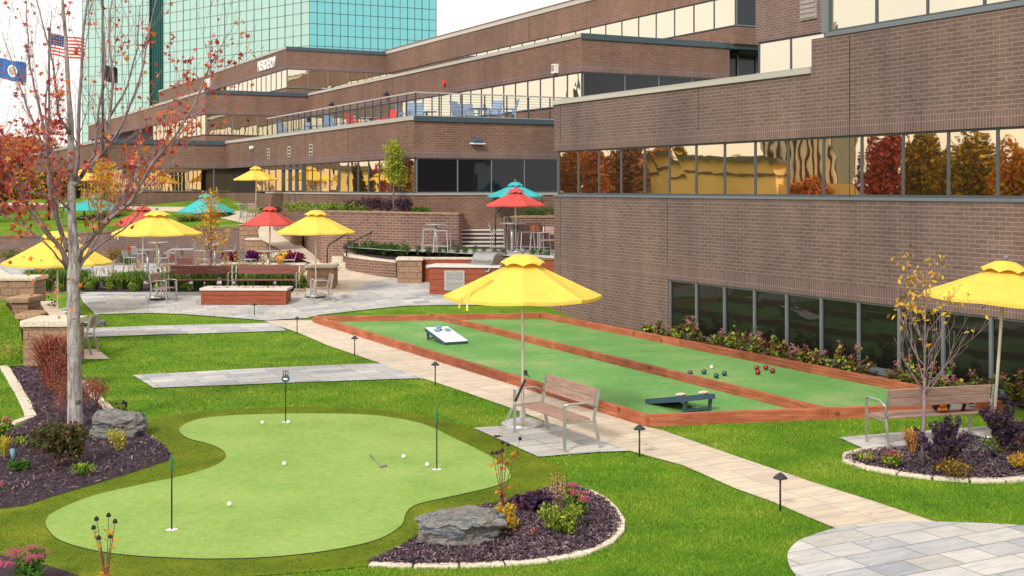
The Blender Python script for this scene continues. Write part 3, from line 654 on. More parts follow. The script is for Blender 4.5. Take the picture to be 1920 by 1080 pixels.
B.b('control_joint', 'dark', [(PC - .006, PC, a, a + .02, 5.08, 6.1) for a in (46.5, 52.0)] + [(P2 - .006, P2, a, a + .02, 8.5, 9.5) for a in (49, 60)] + [(P3 - .006, P3, a, a + .02, 11.6, 12.9) for a in (52, 58)])
for a in (54.2, 57.5, 51.0):
    o = B.b('wall_vent', 'coping', [(PC - .02, PC, a, a + .42, 5.12, 5.62)])
    mb = MB()
    for k in range(3): mb.box(PC - .025, PC - .02, a + .06, a + .36, 5.17 + k * .15, 5.25 + k * .15)
    mb.build('vent_slot', 'dark', o, off=B.off)
# ---- far wing
C_ = Bld('farthest brick office wing with a white company name near its roof corner', 10.3, 65.9)
def tier(Bd, p, q, pe, qe, zb, zs_, par, gl, gs, stepp=1.5, steq=1.25, sub='wall'):
    Bd.b(sub, 'brick_warm', [(p, pe, q, qe, zb, zs_ - .05), (p, pe, q, qe, zs_ + 1.26, par - .15)])
    Bd.b('soldier_course', 'brick_soldier', [(p - E, pe, q - E, qe, zs_ + 1.255, zs_ + 1.55)])
    Bd.b('core', 'dark', [(p + .3, pe - .2, q + .3, qe - .2, zb, par - .3)])
    Bd.b('coping', 'coping', [(p - .05, pe, q - .02, qe, par - .15, par)])
    Bd.b('coping_fascia', 'coping_blue', [(p - .04, pe, q - .07, q - .02, par - .22, par + .01)])
    Bd.window_row('p', p, rng(q + .1, min(qe, q + 16), steq), zs_, zs_ + 1.26, gl)
    Bd.window_row('q', q, rng(p + .1, pe - .05, stepp), zs_, zs_ + 1.26, gs, fr='frame_gray')
tier(C_, 10.3, 65.9, 17.6, 120, 1.5, 3.52, 6.24, 'glass_gold', 'glass_gold')
tier(C_, 17.6, 74.2, 24.05, 120, 6.0, 6.93, 9.65, 'glass_gold', 'glass_sky')
tier(C_, 24.05, 78.8, 31.2, 120, 9.4, 10.34, 13.06, 'glass_sky', 'glass_sky')
C_.b('rear_wall', 'brick_warm', [(17.6, 24.0, 66.2, 74.1, 1.5, 6.0), (31.3, 40, 80, 120, 5, 12.5)])
def text_sign(txt, p, q, z, size, parent, off, wfac=1.0):
    cu = bpy.data.curves.new('sign_letters', 'FONT'); cu.body = txt; cu.size = size; cu.extrude = .04; cu.offset = .012 * size; cu.space_character = 1.05
    to = bpy.data.objects.new('tmp', cu); COL.objects.link(to); bpy.context.view_layer.update()
    me = bpy.data.meshes.new_from_object(to.evaluated_get(bpy.context.evaluated_depsgraph_get())); bpy.data.objects.remove(to)
    me.name = 'sign_letters'; me.materials.clear(); me.materials.append(M['white'])
    # text runs towards -q on the face looking to -p
    T = Matrix(((0, 0, -1, p - off[0]), (-wfac, 0, 0, q - off[1]), (0, 1, 0, z), (0, 0, 0, 1)))
    me.transform(T); o = bpy.data.objects.new('sign_letters', me); COL.objects.link(o); o.parent = parent; return o
text_sign('NERDERY/', 24.05 - .06, 85.4, 11.95, 1.0, C_.t, C_.off, .88)
text_sign('7700', 24.05 - .06, 101.4, 11.9, 1.05, C_.t, C_.off, .95)
# roof edge terrace railing
def railing(name, label, pts, ztop, zbase, step, cables, parentmat='dark_metal', top='coping'):
    t_ = thing(name, label, 'railing', pts[0])
    mb = MB()
    for i in range(len(pts) - 1):
        a, b = Vector(pts[i]), Vector(pts[i + 1]); mb.bar((a.x, a.y, ztop), (b.x, b.y, ztop), .06, .05)
    mb.build('top_rail', top, t_, world=True)
    for i in range(len(pts) - 1):
        a, b = Vector(pts[i]), Vector(pts[i + 1]); n = max(1, round((b - a).length / step))
        for k in range(n + (i == len(pts) - 2)):
            p = a.lerp(b, k / n); mb = MB(); mb.bar((p.x, p.y, zbase), (p.x, p.y, ztop), .05, .05); mb.build('post', parentmat, t_, world=True)
    mb = MB()
    for c in range(cables):
        z = zbase + (ztop - zbase) * (c + 1) / (cables + 1)
        for i in range(len(pts) - 1): mb.bar((pts[i][0], pts[i][1], z), (pts[i + 1][0], pts[i + 1][1], z), .012, .012)
    if cables: mb.build('cable', 'frame_gray', t_, world=True)
    return t_
railing('terrace_railing', 'long cable railing with slim dark posts along the roof terrace edge', [PQ(PC + .1, 58.3, 6.2), PQ(PC + .1, QC + .1, 6.2), PQ(PC + 7.3, QC + .1, 6.2)], 7.08, 6.2, .85, 8)
# glass tower
def tower():
    D0 = 190; zt = 62
    cx_ = lambda x, D_: (x - CX) * D_ / F
    c1 = Vector((cx_(580, D0), D0, 0)); c2 = Vector((cx_(818, D0 + 9), D0 + 9, 0)); c0 = Vector((cx_(307, D0 + 26), D0 + 26, 0)); cm = Vector((cx_(280, D0 + 27), D0 + 27, 0)); cl = Vector((cx_(154, D0 + 34), D0 + 34, 0))
    back = [c2 + Vector((-14, 60, 0)), cl + Vector((-5, 60, 0))]
    t_ = thing('glass_tower', 'teal mirrored glass office tower rising behind the brick wings', 'tower', c1)
    def face(a, b, nu, gl, inset=0, nm='curtain_wall', fr='frame'):
        d = (b - a); Lh = d.length; d.normalize(); s = Vector((-d.y, d.x, 0)); 
        if s.y > 0: s = -s
        mb = MB(); hz = 1.72; nv = int(zt / hz)
        for i in range(nu):
            for j in range(nv):
                p, q = a + d * (Lh * i / nu), a + d * (Lh * (i + 1) / nu); z0, z1 = j * hz, (j + 1) * hz
                e_ = [s * random.uniform(-.012, .012) for _ in range(3)]
                mb.add([tuple(p + e_[0] + Vector((0, 0, z0))), tuple(q + e_[1] + Vector((0, 0, z0))), tuple(q + Vector((0, 0, z1))), tuple(p + e_[2] + Vector((0, 0, z1)))], [(0, 1, 2, 3)])
        mb.build(nm, gl, t_, world=True, uv=False)
        mb = MB()
        for i in range(nu + 1):
            p = a + d * (Lh * i / nu) + s * .05; mb.bar((p.x, p.y, 0), (p.x, p.y, zt), .05, .07, 0 if i % 2 else 1, up=(d.x, d.y, 0))
        for j in range(nv + 1):
            mb.bar(tuple(a + s * .04 + Vector((0, 0, j * hz))), tuple(b + s * .04 + Vector((0, 0, j * hz))), .05, .07)
        mb.build('mullions', ['frame_gray', 'coping'] if fr == 'frame' else ['frame', 'frame_gray'], t_, world=True, uv=False)
    face(c1, c2, 17, 'glass_teal2', fr='d'); face(c0, c1, 20, 'glass_teal'); face(cl, cm, 10, 'glass_teal')
    mb = MB(); s = Vector((0, .6, 0)); mb.add([tuple(cm + s), tuple(c0 + s), tuple(c0 + s + Vector((0, 0, zt))), tuple(cm + s + Vector((0, 0, zt)))], [(0, 1, 2, 3)])
    for k in range(8):
        p = (cm + s).lerp(c0 + s, (k + .5) / 8); mb.bar((p.x, p.y - .1, 0), (p.x, p.y - .1, zt), .12, .12)
    mb.build('recessed_bay', 'teal_dark', t_, world=True)
    mb = MB(); mb.prism([(p.x, p.y + .8) for p in (cl, cm, c0, c1, c2)] + [(p.x, p.y) for p in back], 0, zt); mb.build('body', 'teal_dark', t_, world=True)
tower()
# ================================================================ GARDEN WALLS
def wall_run(name, label, pts, m, w=.3, cap='stone_pale', caph=.08, over=.03, cat='wall', inside=1):
    """pts: (X, D, ztop, zbot) along the visible face; thickness goes to the back (side * w)"""
    t_ = thing(name, label, cat, (pts[0][0], pts[0][1], pts[0][3]))
    mb, mc = MB(), MB(); P = [Vector((p[0], p[1], 0)) for p in pts]; n = len(P); S_ = []
    for i in range(n):
        d = (P[min(i + 1, n - 1)] - P[max(i - 1, 0)]).normalized(); S_.append(Vector((-d.y, d.x, 0)) * inside)
    def ring(mbx, lo, hi, o_, w_):
        f = [P[i] - S_[i] * o_ for i in range(n)]; bk = [P[i] + S_[i] * w_ for i in range(n)]
        vs = []
        for i in range(n): vs += [(f[i].x, f[i].y, lo(i)), (f[i].x, f[i].y, hi(i)), (bk[i].x, bk[i].y, hi(i)), (bk[i].x, bk[i].y, lo(i))]
        fs = []
        for i in range(n - 1):
            a, b = 4 * i, 4 * i + 4
            for k in range(4): fs.append((a + k, b + k, b + (k + 1) % 4, a + (k + 1) % 4))
        fs += [(0, 1, 2, 3), (4 * n - 4, 4 * n - 1, 4 * n - 2, 4 * n - 3)]
        mbx.add(vs, fs)
    ring(mb, lambda i: pts[i][3], lambda i: pts[i][2] - (caph if cap else 0), 0, w)
    o = mb.build('masonry', m, t_, world=True); fixn(o)
    if cap:
        ring(mc, lambda i: pts[i][2] - caph, lambda i: pts[i][2], over, w + over); c = mc.build('cap', cap, t_, world=True); fixn(c); bevel(c, .012, 2)
    return t_
def fixn(o):
    import bmesh
    bm = bmesh.new(); bm.from_mesh(o.data); bmesh.ops.recalc_face_normals(bm, faces=bm.faces[:]); bm.to_mesh(o.data); bm.free()
def px(x, D_, zt, zb): v = UD(x, D_, 0); return (v.x, v.y, zt, zb)
wall_run('retaining_wall', 'long dark brick retaining wall behind the patio holding up the upper lawn', [px(-400, 54.4, 1.55, -.1), px(80, 54.4, 1.62, -.1), px(260, 54.4, 1.93, -.1), px(452, 54.2, 2.0, -.1)], 'brick', cap='brick_soldier', caph=.1)
wall_run('planter_wall', 'tall brick planter wall with a stone coping below the young lime tree', [px(553, 50.5, 2.92, 1.2), px(603, 44.4, 2.9, .5), px(640, 44.0, 2.9, .5), px(778, 42.3, 2.88, .9), px(860, 41.85, 2.86, .9)], 'brick_small', w=.35, cap='stone', caph=.07)
wall_run('planter_side_wall', 'short brick side wall at the end of the planter beside the plaza steps', [px(860, 42.25, 2.82, .9), px(872, 45.3, 2.82, .9)], 'brick_small', w=.3, cap='stone', caph=.07)
wall_run('retaining_wall', 'low curved brick wall with pale cap beside the main path', [px(641, 44.6, 1.40, .3), px(650, 43.2, 1.36, .3), px(690, 42.2, 1.31, .3), px(742, 41.25, 1.27, .3)], 'brick_small', w=.32)
wall_run('retaining_wall', 'pale capped wall behind the grill counters carrying small plants', [px(792, 40.55, 1.42, .2), px(900, 39.2, 1.5, .2), px(1040, 37.0, 1.62, .1)], 'wood_red', w=.35)
def pier(label, x0, x1, D_, zt, zb, dep=.8, rot=0, m='stone', capo=.05, caph=.09):
    a, b = UD(x0, D_, 0), UD(x1, D_, 0); w = (b - a).length; t_ = thing('stone_pier', label, 'pier', ((a.x + b.x) / 2, D_ + dep / 2, zb), rot)
    o = MB().box(-w / 2, w / 2, -dep / 2, dep / 2, 0, zt - zb - caph).build('masonry', m, t_); bevel(o, .02)
    o = MB().box(-w / 2 - capo, w / 2 + capo, -dep / 2 - capo, dep / 2 + capo, zt - zb - caph, zt - zb).build('cap', 'stone_pale', t_); bevel(o, .015); return t_
pier('tan stone pier with pale cap beside the grill counters', 745, 791, 40.2, 1.42, .35, .85)
pier('tan stone pier with pale cap beside the armchair and main path', 575, 626, 39.3, 1.24, .3, .9)
pier('tall stone pier at foot of the ramp behind the red parasol', 449, 485, 52.4, 2.15, .3, .8, caph=.02)
pier('large near stone pier with thick white cap behind the burgundy shrub', 43, 127, 25.4, .96, -.02, 1.0, caph=.13)
pier('stone pier with pale cap above the two stone steps', -30, 64, 31.0, 1.46, .2, .8, caph=.1)
wall_run('planter_wall', 'low stone wall of the planter filled with potted mums', [px(414, 45.8, .93, .3), px(573, 44.6, .97, .3)], 'stone', w=.9)
wall_run('low_stone_wall', 'low stepped stone wall with tan caps below the ramp', [px(460, 51.2, 1.62, .3), px(528, 50.2, 1.66, .3)], 'stone', w=.5)
wall_run('low_stone_wall', 'low tan stone wall along the upper edge of the ramp', [px(512, 51.9, 2.32, 1.6), px(552, 48.0, 2.0, 1.0)], 'stone', w=.3, cap='stone')
wall_run('low_stone_wall', 'low two course stone wall behind the far end of the court', [px(925, 36.9, .45, -.02), px(1046, 36.1, .48, -.05)], 'stone', w=.35, cap='stone', caph=.1)
wall_run('low_stone_wall', 'slanting white capped wall behind the large near stone pier', [px(127, 26.9, .86, -.02), px(98, 30.3, .92, -.02)], 'stone', w=.25, inside=1)
wall_run('low_stone_wall', 'white capped wall slanting back from the pier above the steps', [px(20, 31.6, 1.46, .2), px(-30, 35, 1.62, .2)], 'stone', w=.3)
# stone slab steps on the left
for i, (xa, xb, D_, zt) in enumerate(((12, 54, 29.6, 1.06), (27, 75, 27.9, .84))):
    a, b = UD(xa, D_, 0), UD(xb, D_, 0); w = (b.x - a.x)
    t_ = thing('stone_step', ('upper' if i == 0 else 'lower') + ' of the two tan stone slab steps near the stone piers', 'step', ((a.x + b.x) / 2, D_, 0))
    o = MB().box(-w / 2, w / 2, 0, .95, zt - .13, zt).build('tread', 'stone_step', t_); bevel(o, .02)
    o = MB().box(-w / 2 + .1, w / 2 - .05, .08, .9, -.02, zt - .13).build('masonry', 'stone', t_)
# left lawn wedge, raised
LW = [UD(-140, 28, 1.0), UD(10, 29.8, .86), UD(36, 28.3, .62), UD(46, 26, .2), UD(48, 25.4, .02), UD(-10, 25.3, .02), UD(-140, 25, .3)]
struct(patch('lawn_bank', [tuple(v) for v in LW], 'lawn'))
struct(patch('lawn_bank', [tuple(UD(-200, 36, .9)), tuple(UD(12, 36, .9)), tuple(UD(12, 29.8, .86)), tuple(UD(-200, 28, 1.0))], 'lawn'))
def blades_on(name, tri, n, h=.05):
    tri = [Vector(p) for p in tri]; P = []
    for _ in range(n):
        k = random.randrange(1, len(tri) - 1); a, b = random.random(), random.random()
        if a + b > 1: a, b = 1 - a, 1 - b
        P.append(tri[0] + (tri[k] - tri[0]) * a + (tri[k + 1] - tri[0]) * b)
    P = np.array([tuple(p) for p in P]); n = len(P); a = RN.uniform(0, 6.28, n); tx = np.c_[np.cos(a), np.sin(a), np.zeros(n)] * .009
    V = np.stack([P - tx, P + tx, P + np.c_[RN.normal(0, .015, (n, 2)), RN.uniform(h * .5, h, n)]], 1)
    o = npmesh(name, V.reshape(-1, 3), np.arange(n * 3), 3, ['blade']); o['kind'] = 'stuff'
blades_on('bank_grass', LW, 9000)
# steps from the path up to the plaza (behind the railings) and the wide plaza steps
t_ = thing('steps', 'pale stone steps between black handrails leading up from main path', 'steps', tuple(UD(632, 44.2, .75)))
for i in range(4):
    mb = MB(); a = UD(616 + 3 * i, 43.2 + i * .38, 0); mb.box(a.x, a.x + 1.3, a.y, a.y + .5, .5, .86 + .2 * i); o = mb.build('step', 'stone_pale', t_, world=True)
t_ = thing('steps', 'wide dark brick steps with pale edges rising from the plaza', 'steps', tuple(UD(900, 42.2, 1.6)))
for i in range(5):
    a = UD(864, 42.3 + i * .32, 0); b = UD(960, 42.3 + i * .32, 0)
    MB().box(a.x, b.x, a.y + .03, a.y + 1.2 + (i == 4) * 1.5, 1.55, 1.6 + .125 * (i + 1) - .035).build('riser', 'riser', t_, world=True)
    o = MB().box(a.x, b.x, a.y, a.y + .36 + (i == 4) * 2.2, 1.6 + .125 * (i + 1) - .033, 1.6 + .125 * (i + 1)).build('tread', 'slab', t_, world=True)
wall_run('planter_wall', 'brick planter wall under the spreading juniper beside the right wing', [px(944, 42.1, 2.72, 1.5), px(978, 42.0, 2.76, 1.5), px(1075, 42.0, 2.76, 1.5)], 'brick_small', w=.4, cap='stone', caph=.08)
def handrail(label, pts, r=.024):
    t_ = thing('handrail', label, 'handrail', pts[0]); MB().tube(pts, r, 8).build('rail', 'black', t_, world=True, smooth=True); return t_
handrail('black bent steel handrail against the brick wall beside the lower steps', [UD(613.5, 43.0, .8), UD(613.5, 43.0, 1.58), UD(617, 43.15, 1.72), UD(668, 44.0, 2.58 - .3), UD(671, 44.0, 2.2), UD(671, 44.0, 1.3)])
handrail('black bent steel handrail at the low curved wall beside the lower steps', [UD(650, 43.0, 1.3), UD(650, 43.0, 1.62), UD(653, 43.1, 1.75), UD(703, 43.3, 2.2), UD(709, 43.3, 2.16), UD(710, 43.3, 1.4)])
handrail('black handrail rising over the wide plaza steps, farther one', [UD(929, 42.3, 1.7), UD(929, 42.3, 2.72), UD(931, 42.5, 2.85), UD(958, 43.6, 3.3), UD(1016, 44, 3.42), UD(1018, 44, 2.7)])
handrail('black handrail at the juniper planter beside the plaza steps', [UD(949, 41.9, 1.7), UD(949, 41.9, 2.7), UD(951, 41.95, 2.8), UD(953, 41.95, 2.76), UD(966, 41.9, 2.3)])
# drain pipe / downspout like black strip by the wall corner
# ================================================================ FURNITURE
def slats(mb, x0, x1, y0, y1, z, n, th=.025, gap=.012, alongx=True):
    w = (y1 - y0) / n
    for i in range(n): mb.box(x0, x1, y0 + i * w + gap / 2, y0 + (i + 1) * w - gap / 2, z, z + th)
def bench(label, L_, loc, rot, wd='wood_bench', dep=.56, nslat=4, arms=(1, 1), group=None, name='bench', cat='bench', back=True, dark_ends=True):
    """front is -y; x along the bench"""
    t_ = thing(name, label, cat, loc, rot, group); h = L_ / 2; y0, y1 = -dep / 2, dep / 2
    mb = MB(); slats(mb, -h + .03, h - .03, y0 + .03, y1 - .09, .425, nslat); o = mb.build('seat', wd, t_); bevel(o, .004, 1)
    if back:
        T = Matrix.Translation((0, y1 - .04, .585)) @ Matrix.Rotation(R(-11), 4, 'X'); mb = MB()
        for k in range(2): mb.box(-h + .045, h - .045, -.012, .016, .02 + k * .135, .147 + k * .135, 0, T)
        o = mb.build('backrest', wd, t_); bevel(o, .004, 1)
    for sx in (-1, 1):
        x = sx * h
        MB().bar((x, y0, 0), (x, y0, .66), .045, .02, up=(1, 0, 0)).build('leg', 'silver', t_)
        mb = MB(); mb.bar((x, y1 + .05, 0), (x, y1 - .06, .44), .045, .02, up=(1, 0, 0)); mb.bar((x, y1 - .06, .44), (x, y1 + .02, .86), .045, .02, up=(1, 0, 0)); mb.build('leg', 'silver', t_)
        if arms[(sx + 1) // 2]: MB().tube([(x, y0 - .01, .66), (x, y0 + .1, .675), (x, .08, .675), (x, y1 - .02, .6)], .015, 6).build('armrest', 'silver', t_, smooth=True)
    mb = MB()
    for sx in (-1, 1): mb.bar((sx * h, y0 + .01, .415), (sx * h, y1 - .07, .405), .03, .022)
    mb.build('seat_frame', 'silver', t_)
    return t_
def aty(x, y, z=0): return U(x, y, z)
# near bench, faces the putting green (local -y points to -p)
a, b = U(960, 812), U(1053, 850); c = U(1126, 843); mid = (a + b) / 2 + (c - b) / 2
dirv = (b - a).normalized(); ROT1 = math.atan2(dirv.y, dirv.x)
nb = bench('slatted bench with silver arms facing the putting green', (b - a).length, tuple(mid), ROT1 + 0, dep=(c - b).length - .08)
# front must face away from the court: check side
fr = Vector((math.sin(ROT1), -math.cos(ROT1), 0))
if fr.dot(a - c) < 0: nb.rotation_euler.z = ROT1 + math.pi
a, b = U(1664, 845), U(1862, 832)
d_ = (b - a).normalized(); ROT2 = math.atan2(d_.y, d_.x); nrm = Vector((-d_.y, d_.x, 0))
bench('long slatted bench seen from behind with a golf bag on its seat', (b - a).length, tuple((a + b) / 2 + nrm * .27), ROT2 + math.pi, dep=.54)
# bag on that seat
t_ = thing('golf_bag', 'small black white and orange bag lying on the long bench', 'bag', tuple(U(1812, 836) + nrm * .30 + Vector((0, 0, .452))), ROT2)
bagc = []
mb = MB()
prof = [(-.33, .05), (-.31, .085), (-.12, .095), (.02, .1), (.2, .1), (.3, .085), (.33, .05)]
o = MB().tube([(x, 0, .1) for x, r in prof[2:5]], [r for x, r in prof[2:5]], 12).build('bag_body', 'flag_white', t_, smooth=True)
MB().tube([(x, 0, .1) for x in (-.32, -.28, -.13)], [.07, .09, .096], 12).build('bag_end', 'black', t_, smooth=True)
MB().tube([(x, 0, .1) for x in (.075, .14)], [.103, .103], 12).build('bag_band', 'black', t_, smooth=True)
MB().tube([(x, 0, .1) for x in (.2, .3, .33)], [.101, .085, .05], 12).build('bag_pocket', 'flag_white', t_, smooth=True)
MB().tube([(.13, -.03, .19), (.2, -.06, .21), (.26, -.03, .19)], .012, 6).build('bag_handle', 'black', t_)
MB().box(-.31, -.17, -.105, -.05, .03, .075).box(-.29, -.19, -.108, -.05, .09, .13).build('towel', 'orange', t_)
MB().tube([(x, 0, .1) for x in (-.13, -.122)], [.1, .1], 12).build('trim', 'orange', t_); MB().tube([(x, 0, .1) for x in (.07, .078)], [.106, .106], 12).build('trim', 'orange', t_)
mb = MB(); mb.box(.19, .28, -.103, -.09, .10, .125).box(.2, .27, -.103, -.09, .06, .075); mb.build('crest', 'ball_red', t_)
# umbrellas
def umbrella(label, fab, wpx, cx_, D_, zbase, ztop, zrim, group=None, rot=0.0, n=8, base=True, base_r=.34, straps=False, polex=None, bx=None):
    R_ = wpx * D_ / F / 2; C0 = UD(cx_, D_, zbase); t_ = thing('patio_umbrella', label, 'umbrella', tuple(C0), rot, group)
    hr, ht = zrim - zbase, ztop - zbase; mb = MB(); K = 5; rings = []
    def pt(a, f, z): return (R_ * f * math.cos(a), R_ * f * math.sin(a), z)
    hc = ht - .05; seg = 4; N = n * seg; prof = [(.0, hc - .02), (.10, hc - .05), (.3, hr + (hc - hr) * .68), (.55, hr + (hc - hr) * .43), (.8, hr + (hc - hr) * .185), (1, hr), (1.0, hr - .045)]
    vs = []
    for i, (f, z) in enumerate(prof):
        for k in range(N):
            a = 2 * math.pi * k / N; m_ = (k % seg) / seg; ch = math.cos(math.pi / n) / math.cos((m_ - .5) * 2 * math.pi / n); sag = -.035 * math.sin(math.pi * m_) * f
            vs.append((R_ * f * ch * math.cos(a), R_ * f * ch * math.sin(a), z + (sag if i < 5 else sag * .6)))
    fs = [(i * N + k, i * N + (k + 1) % N, (i + 1) * N + (k + 1) % N, (i + 1) * N + k) for i in range(len(prof) - 1) for k in range(N)]
    mb.add(vs, fs); o = mb.build('canopy', fab, t_, smooth=False, uv=False)
    sd = o.modifiers.new('thick', 'SOLIDIFY'); sd.thickness = .006
    # vent cap with scalloped hem
    mb = MB(); vs = []; N2 = n * 6; pr = [(.0, ht + .0), (.12, ht - .015), (.27, ht - .13), (.285, ht - .17)]
    for i, (f, z) in enumerate(pr):
        for k in range(N2):
            a = 2 * math.pi * k / N2; m_ = (k % 6) / 6; hem = 0
            if i == 3: hem = .045 * math.sin(math.pi * m_) 
            vs.append((R_ * f * math.cos(a), R_ * f * math.sin(a), z + hem + (.02 * math.sin(math.pi * m_) if i == 2 else 0)))
    fs = [(i * N2 + k, i * N2 + (k + 1) % N2, (i + 1) * N2 + (k + 1) % N2, (i + 1) * N2 + k) for i in range(3) for k in range(N2)]
    mb.add(vs, fs); o = mb.build('vent_cap', fab, t_, uv=False); sd = o.modifiers.new('thick', 'SOLIDIFY'); sd.thickness = .006
    MB().tube([(0, 0, ht - .03), (0, 0, ht + .02)], .018, 8).sphere((0, 0, ht + .05), .042, 8).build('finial', 'frame_gray', t_, smooth=True)
    mb = MB().tube([(0, 0, 0), (0, 0, ht - .05)], .024, 10); mb.build('pole', 'pole', t_, smooth=True)
    for k in range(n):
        a = 2 * math.pi * k / n; MB().bar(pt(a, .05, hc - .06), pt(a, .97, hr - .005), .015, .02).build('rib', 'pole', t_)
    if base:
        MB().lathe([(base_r, 0), (base_r, .03), (base_r * .96, .05), (base_r * .55, .1), (base_r * .3, .115), (.05, .12), (.04, .3), (.026, .3)], 28).build('base', 'silver', t_, smooth=True)
        MB().box(.02, .075, -.02, .02, .78, .86).tube([(.06, 0, .8), (.1, 0, .76)], .01, 6).build('crank', 'dark_metal', t_)
    if straps:
        mb = MB(); a = R(222); ux = Vector((math.cos(a), math.sin(a), 0))
        def s(f, side, dz=0): z = hr + (hc - hr) * (1 - f) * .93 + .03; p = ux * R_ * f * .985; return Vector((p.x, p.y, z + dz)) + Vector((-ux.y, ux.x, 0)) * side
        loop = [s(1.0, -.09, -.16), s(1.0, -.05, -.02), s(.86, -.01, .02), s(.72, -.045, .03), s(.6, -.03, .04), s(.55, .02, .045), s(.6, .07, .04), s(.74, .06, .03), s(.88, .02, .02), s(1.0, .10, -.02), s(1.02, .13, -.17)]
        for i in range(len(loop) - 1): mb.bar(loop[i], loop[i + 1], .03, .008)
        mb.build('tie_strap', fab, t_)
    return t_
umbrella('large yellow parasol standing behind the slatted bench near the putting green', 'fab_yellow', 296, 980, 19.15, 0, 2.67, 2.03, rot=R(0), straps=True)
u2 = umbrella('yellow parasol over the long bench seen from behind', 'fab_yellow', 300, 1888, 18.3, 0, 2.62, 2.05, rot=R(8))
u2.location = U(1862, 818); u2.rotation_euler = (0, R(4.5), R(10))
zo = lambda y, D_: H - (y - HY) * D_ / F
def umb(label, fab, cx_, w, rim, top, D_, zb, **k): return umbrella(label, fab, w, cx_, D_, zb, zo(top, D_), zo(rim, D_), **k)
umb('yellow parasol beside the wooden armchair and stone pier', 'fab_yellow', 592, 147, 435, 394, 37.8, .384, rot=R(12))
umb('yellow parasol over the bar tables behind left armchair', 'fab_yellow', 294, 168, 437, 395, 37.3, .384, rot=R(5), straps=True)
umb('yellow parasol directly behind the red leaved maple trunk', 'fab_yellow', 108, 198, 492, 433, 28.6, 0, rot=R(15))
umb('yellow parasol partly hidden beside the maple trunk over the patio', 'fab_yellow', 128, 158, 489, 440, 34.8, .2, rot=R(4))
umb('red parasol above the tall tables between yellow parasol and ramp', 'fab_red', 506, 101, 420, 387, 47.0, .384, rot=R(9))
umb('red parasol half hidden behind a yellow parasol on the patio', 'fab_red', 268, 108, 420, 387, 46.0, .384, rot=R(9))
umb('yellow parasol on the upper lawn in front of the brick wing windows', 'fab_yellow', 480, 83, 336, 312, 56.5, 2.25, rot=R(3), base_r=.3)
umb('yellow parasol on the upper lawn behind the maple branches', 'fab_yellow', 158, 86, 337, 317, 60, 2.25, rot=R(3), base_r=.3)
umb('yellow parasol at the far edge of the upper lawn', 'fab_yellow', -30, 72, 337, 317, 64, 2.4, rot=R(3), base_r=.3)
umb('cyan parasol beyond the upper lawn behind the yellow leaved tree', 'fab_cyan', 387, 106, 396, 364, 58.5, 1.8, rot=R(6), base=False)
umb('cyan parasol beyond the upper lawn behind the maple trunk', 'fab_cyan', 178, 112, 392, 366, 60, 1.8, rot=R(6), base=False)
umb('red parasol over the plaza bar table', 'fab_red', 967, 117, 384, 353, 40.3, 1.6, rot=R(20))
umb('cyan parasol just behind the red one on the plaza', 'fab_cyan', 966, 104, 367, 341, 43.9, 2.22, rot=R(7))
# path lights
def path_light(lab, x, y, D_=None, z=0):
    p = U(x, y, z) if D_ is None else UD(x, D_, z); t_ = thing('path_light', lab, 'path light', tuple(p), 0, 'bollard lights beside the main path')
    MB().tube([(0, 0, -.02), (0, 0, .385)], .012, 8).build('post', 'dark_metal', t_, smooth=True)
    MB().lathe([(.082, .375), (.085, .38), (.045, .415), (.012, .44), (.001, .442)], 18).lathe([(.001, .374), (.083, .374)], 18).build('shade', 'dark_metal', t_)
for lab, x, y in (('nearest black mushroom path light, beside the round patio', 1463, 958), ('black mushroom path light between near bench and path', 1199, 856), ('black mushroom path light at the corner of the middle lawn strip', 816, 722), ('black mushroom path light opposite the white cornhole board', 665, 667), ('black mushroom path light at the corner of the court', 557, 626), ('farthest black mushroom path light in front of fire pit', 477, 597)):
    path_light(lab, x, y)
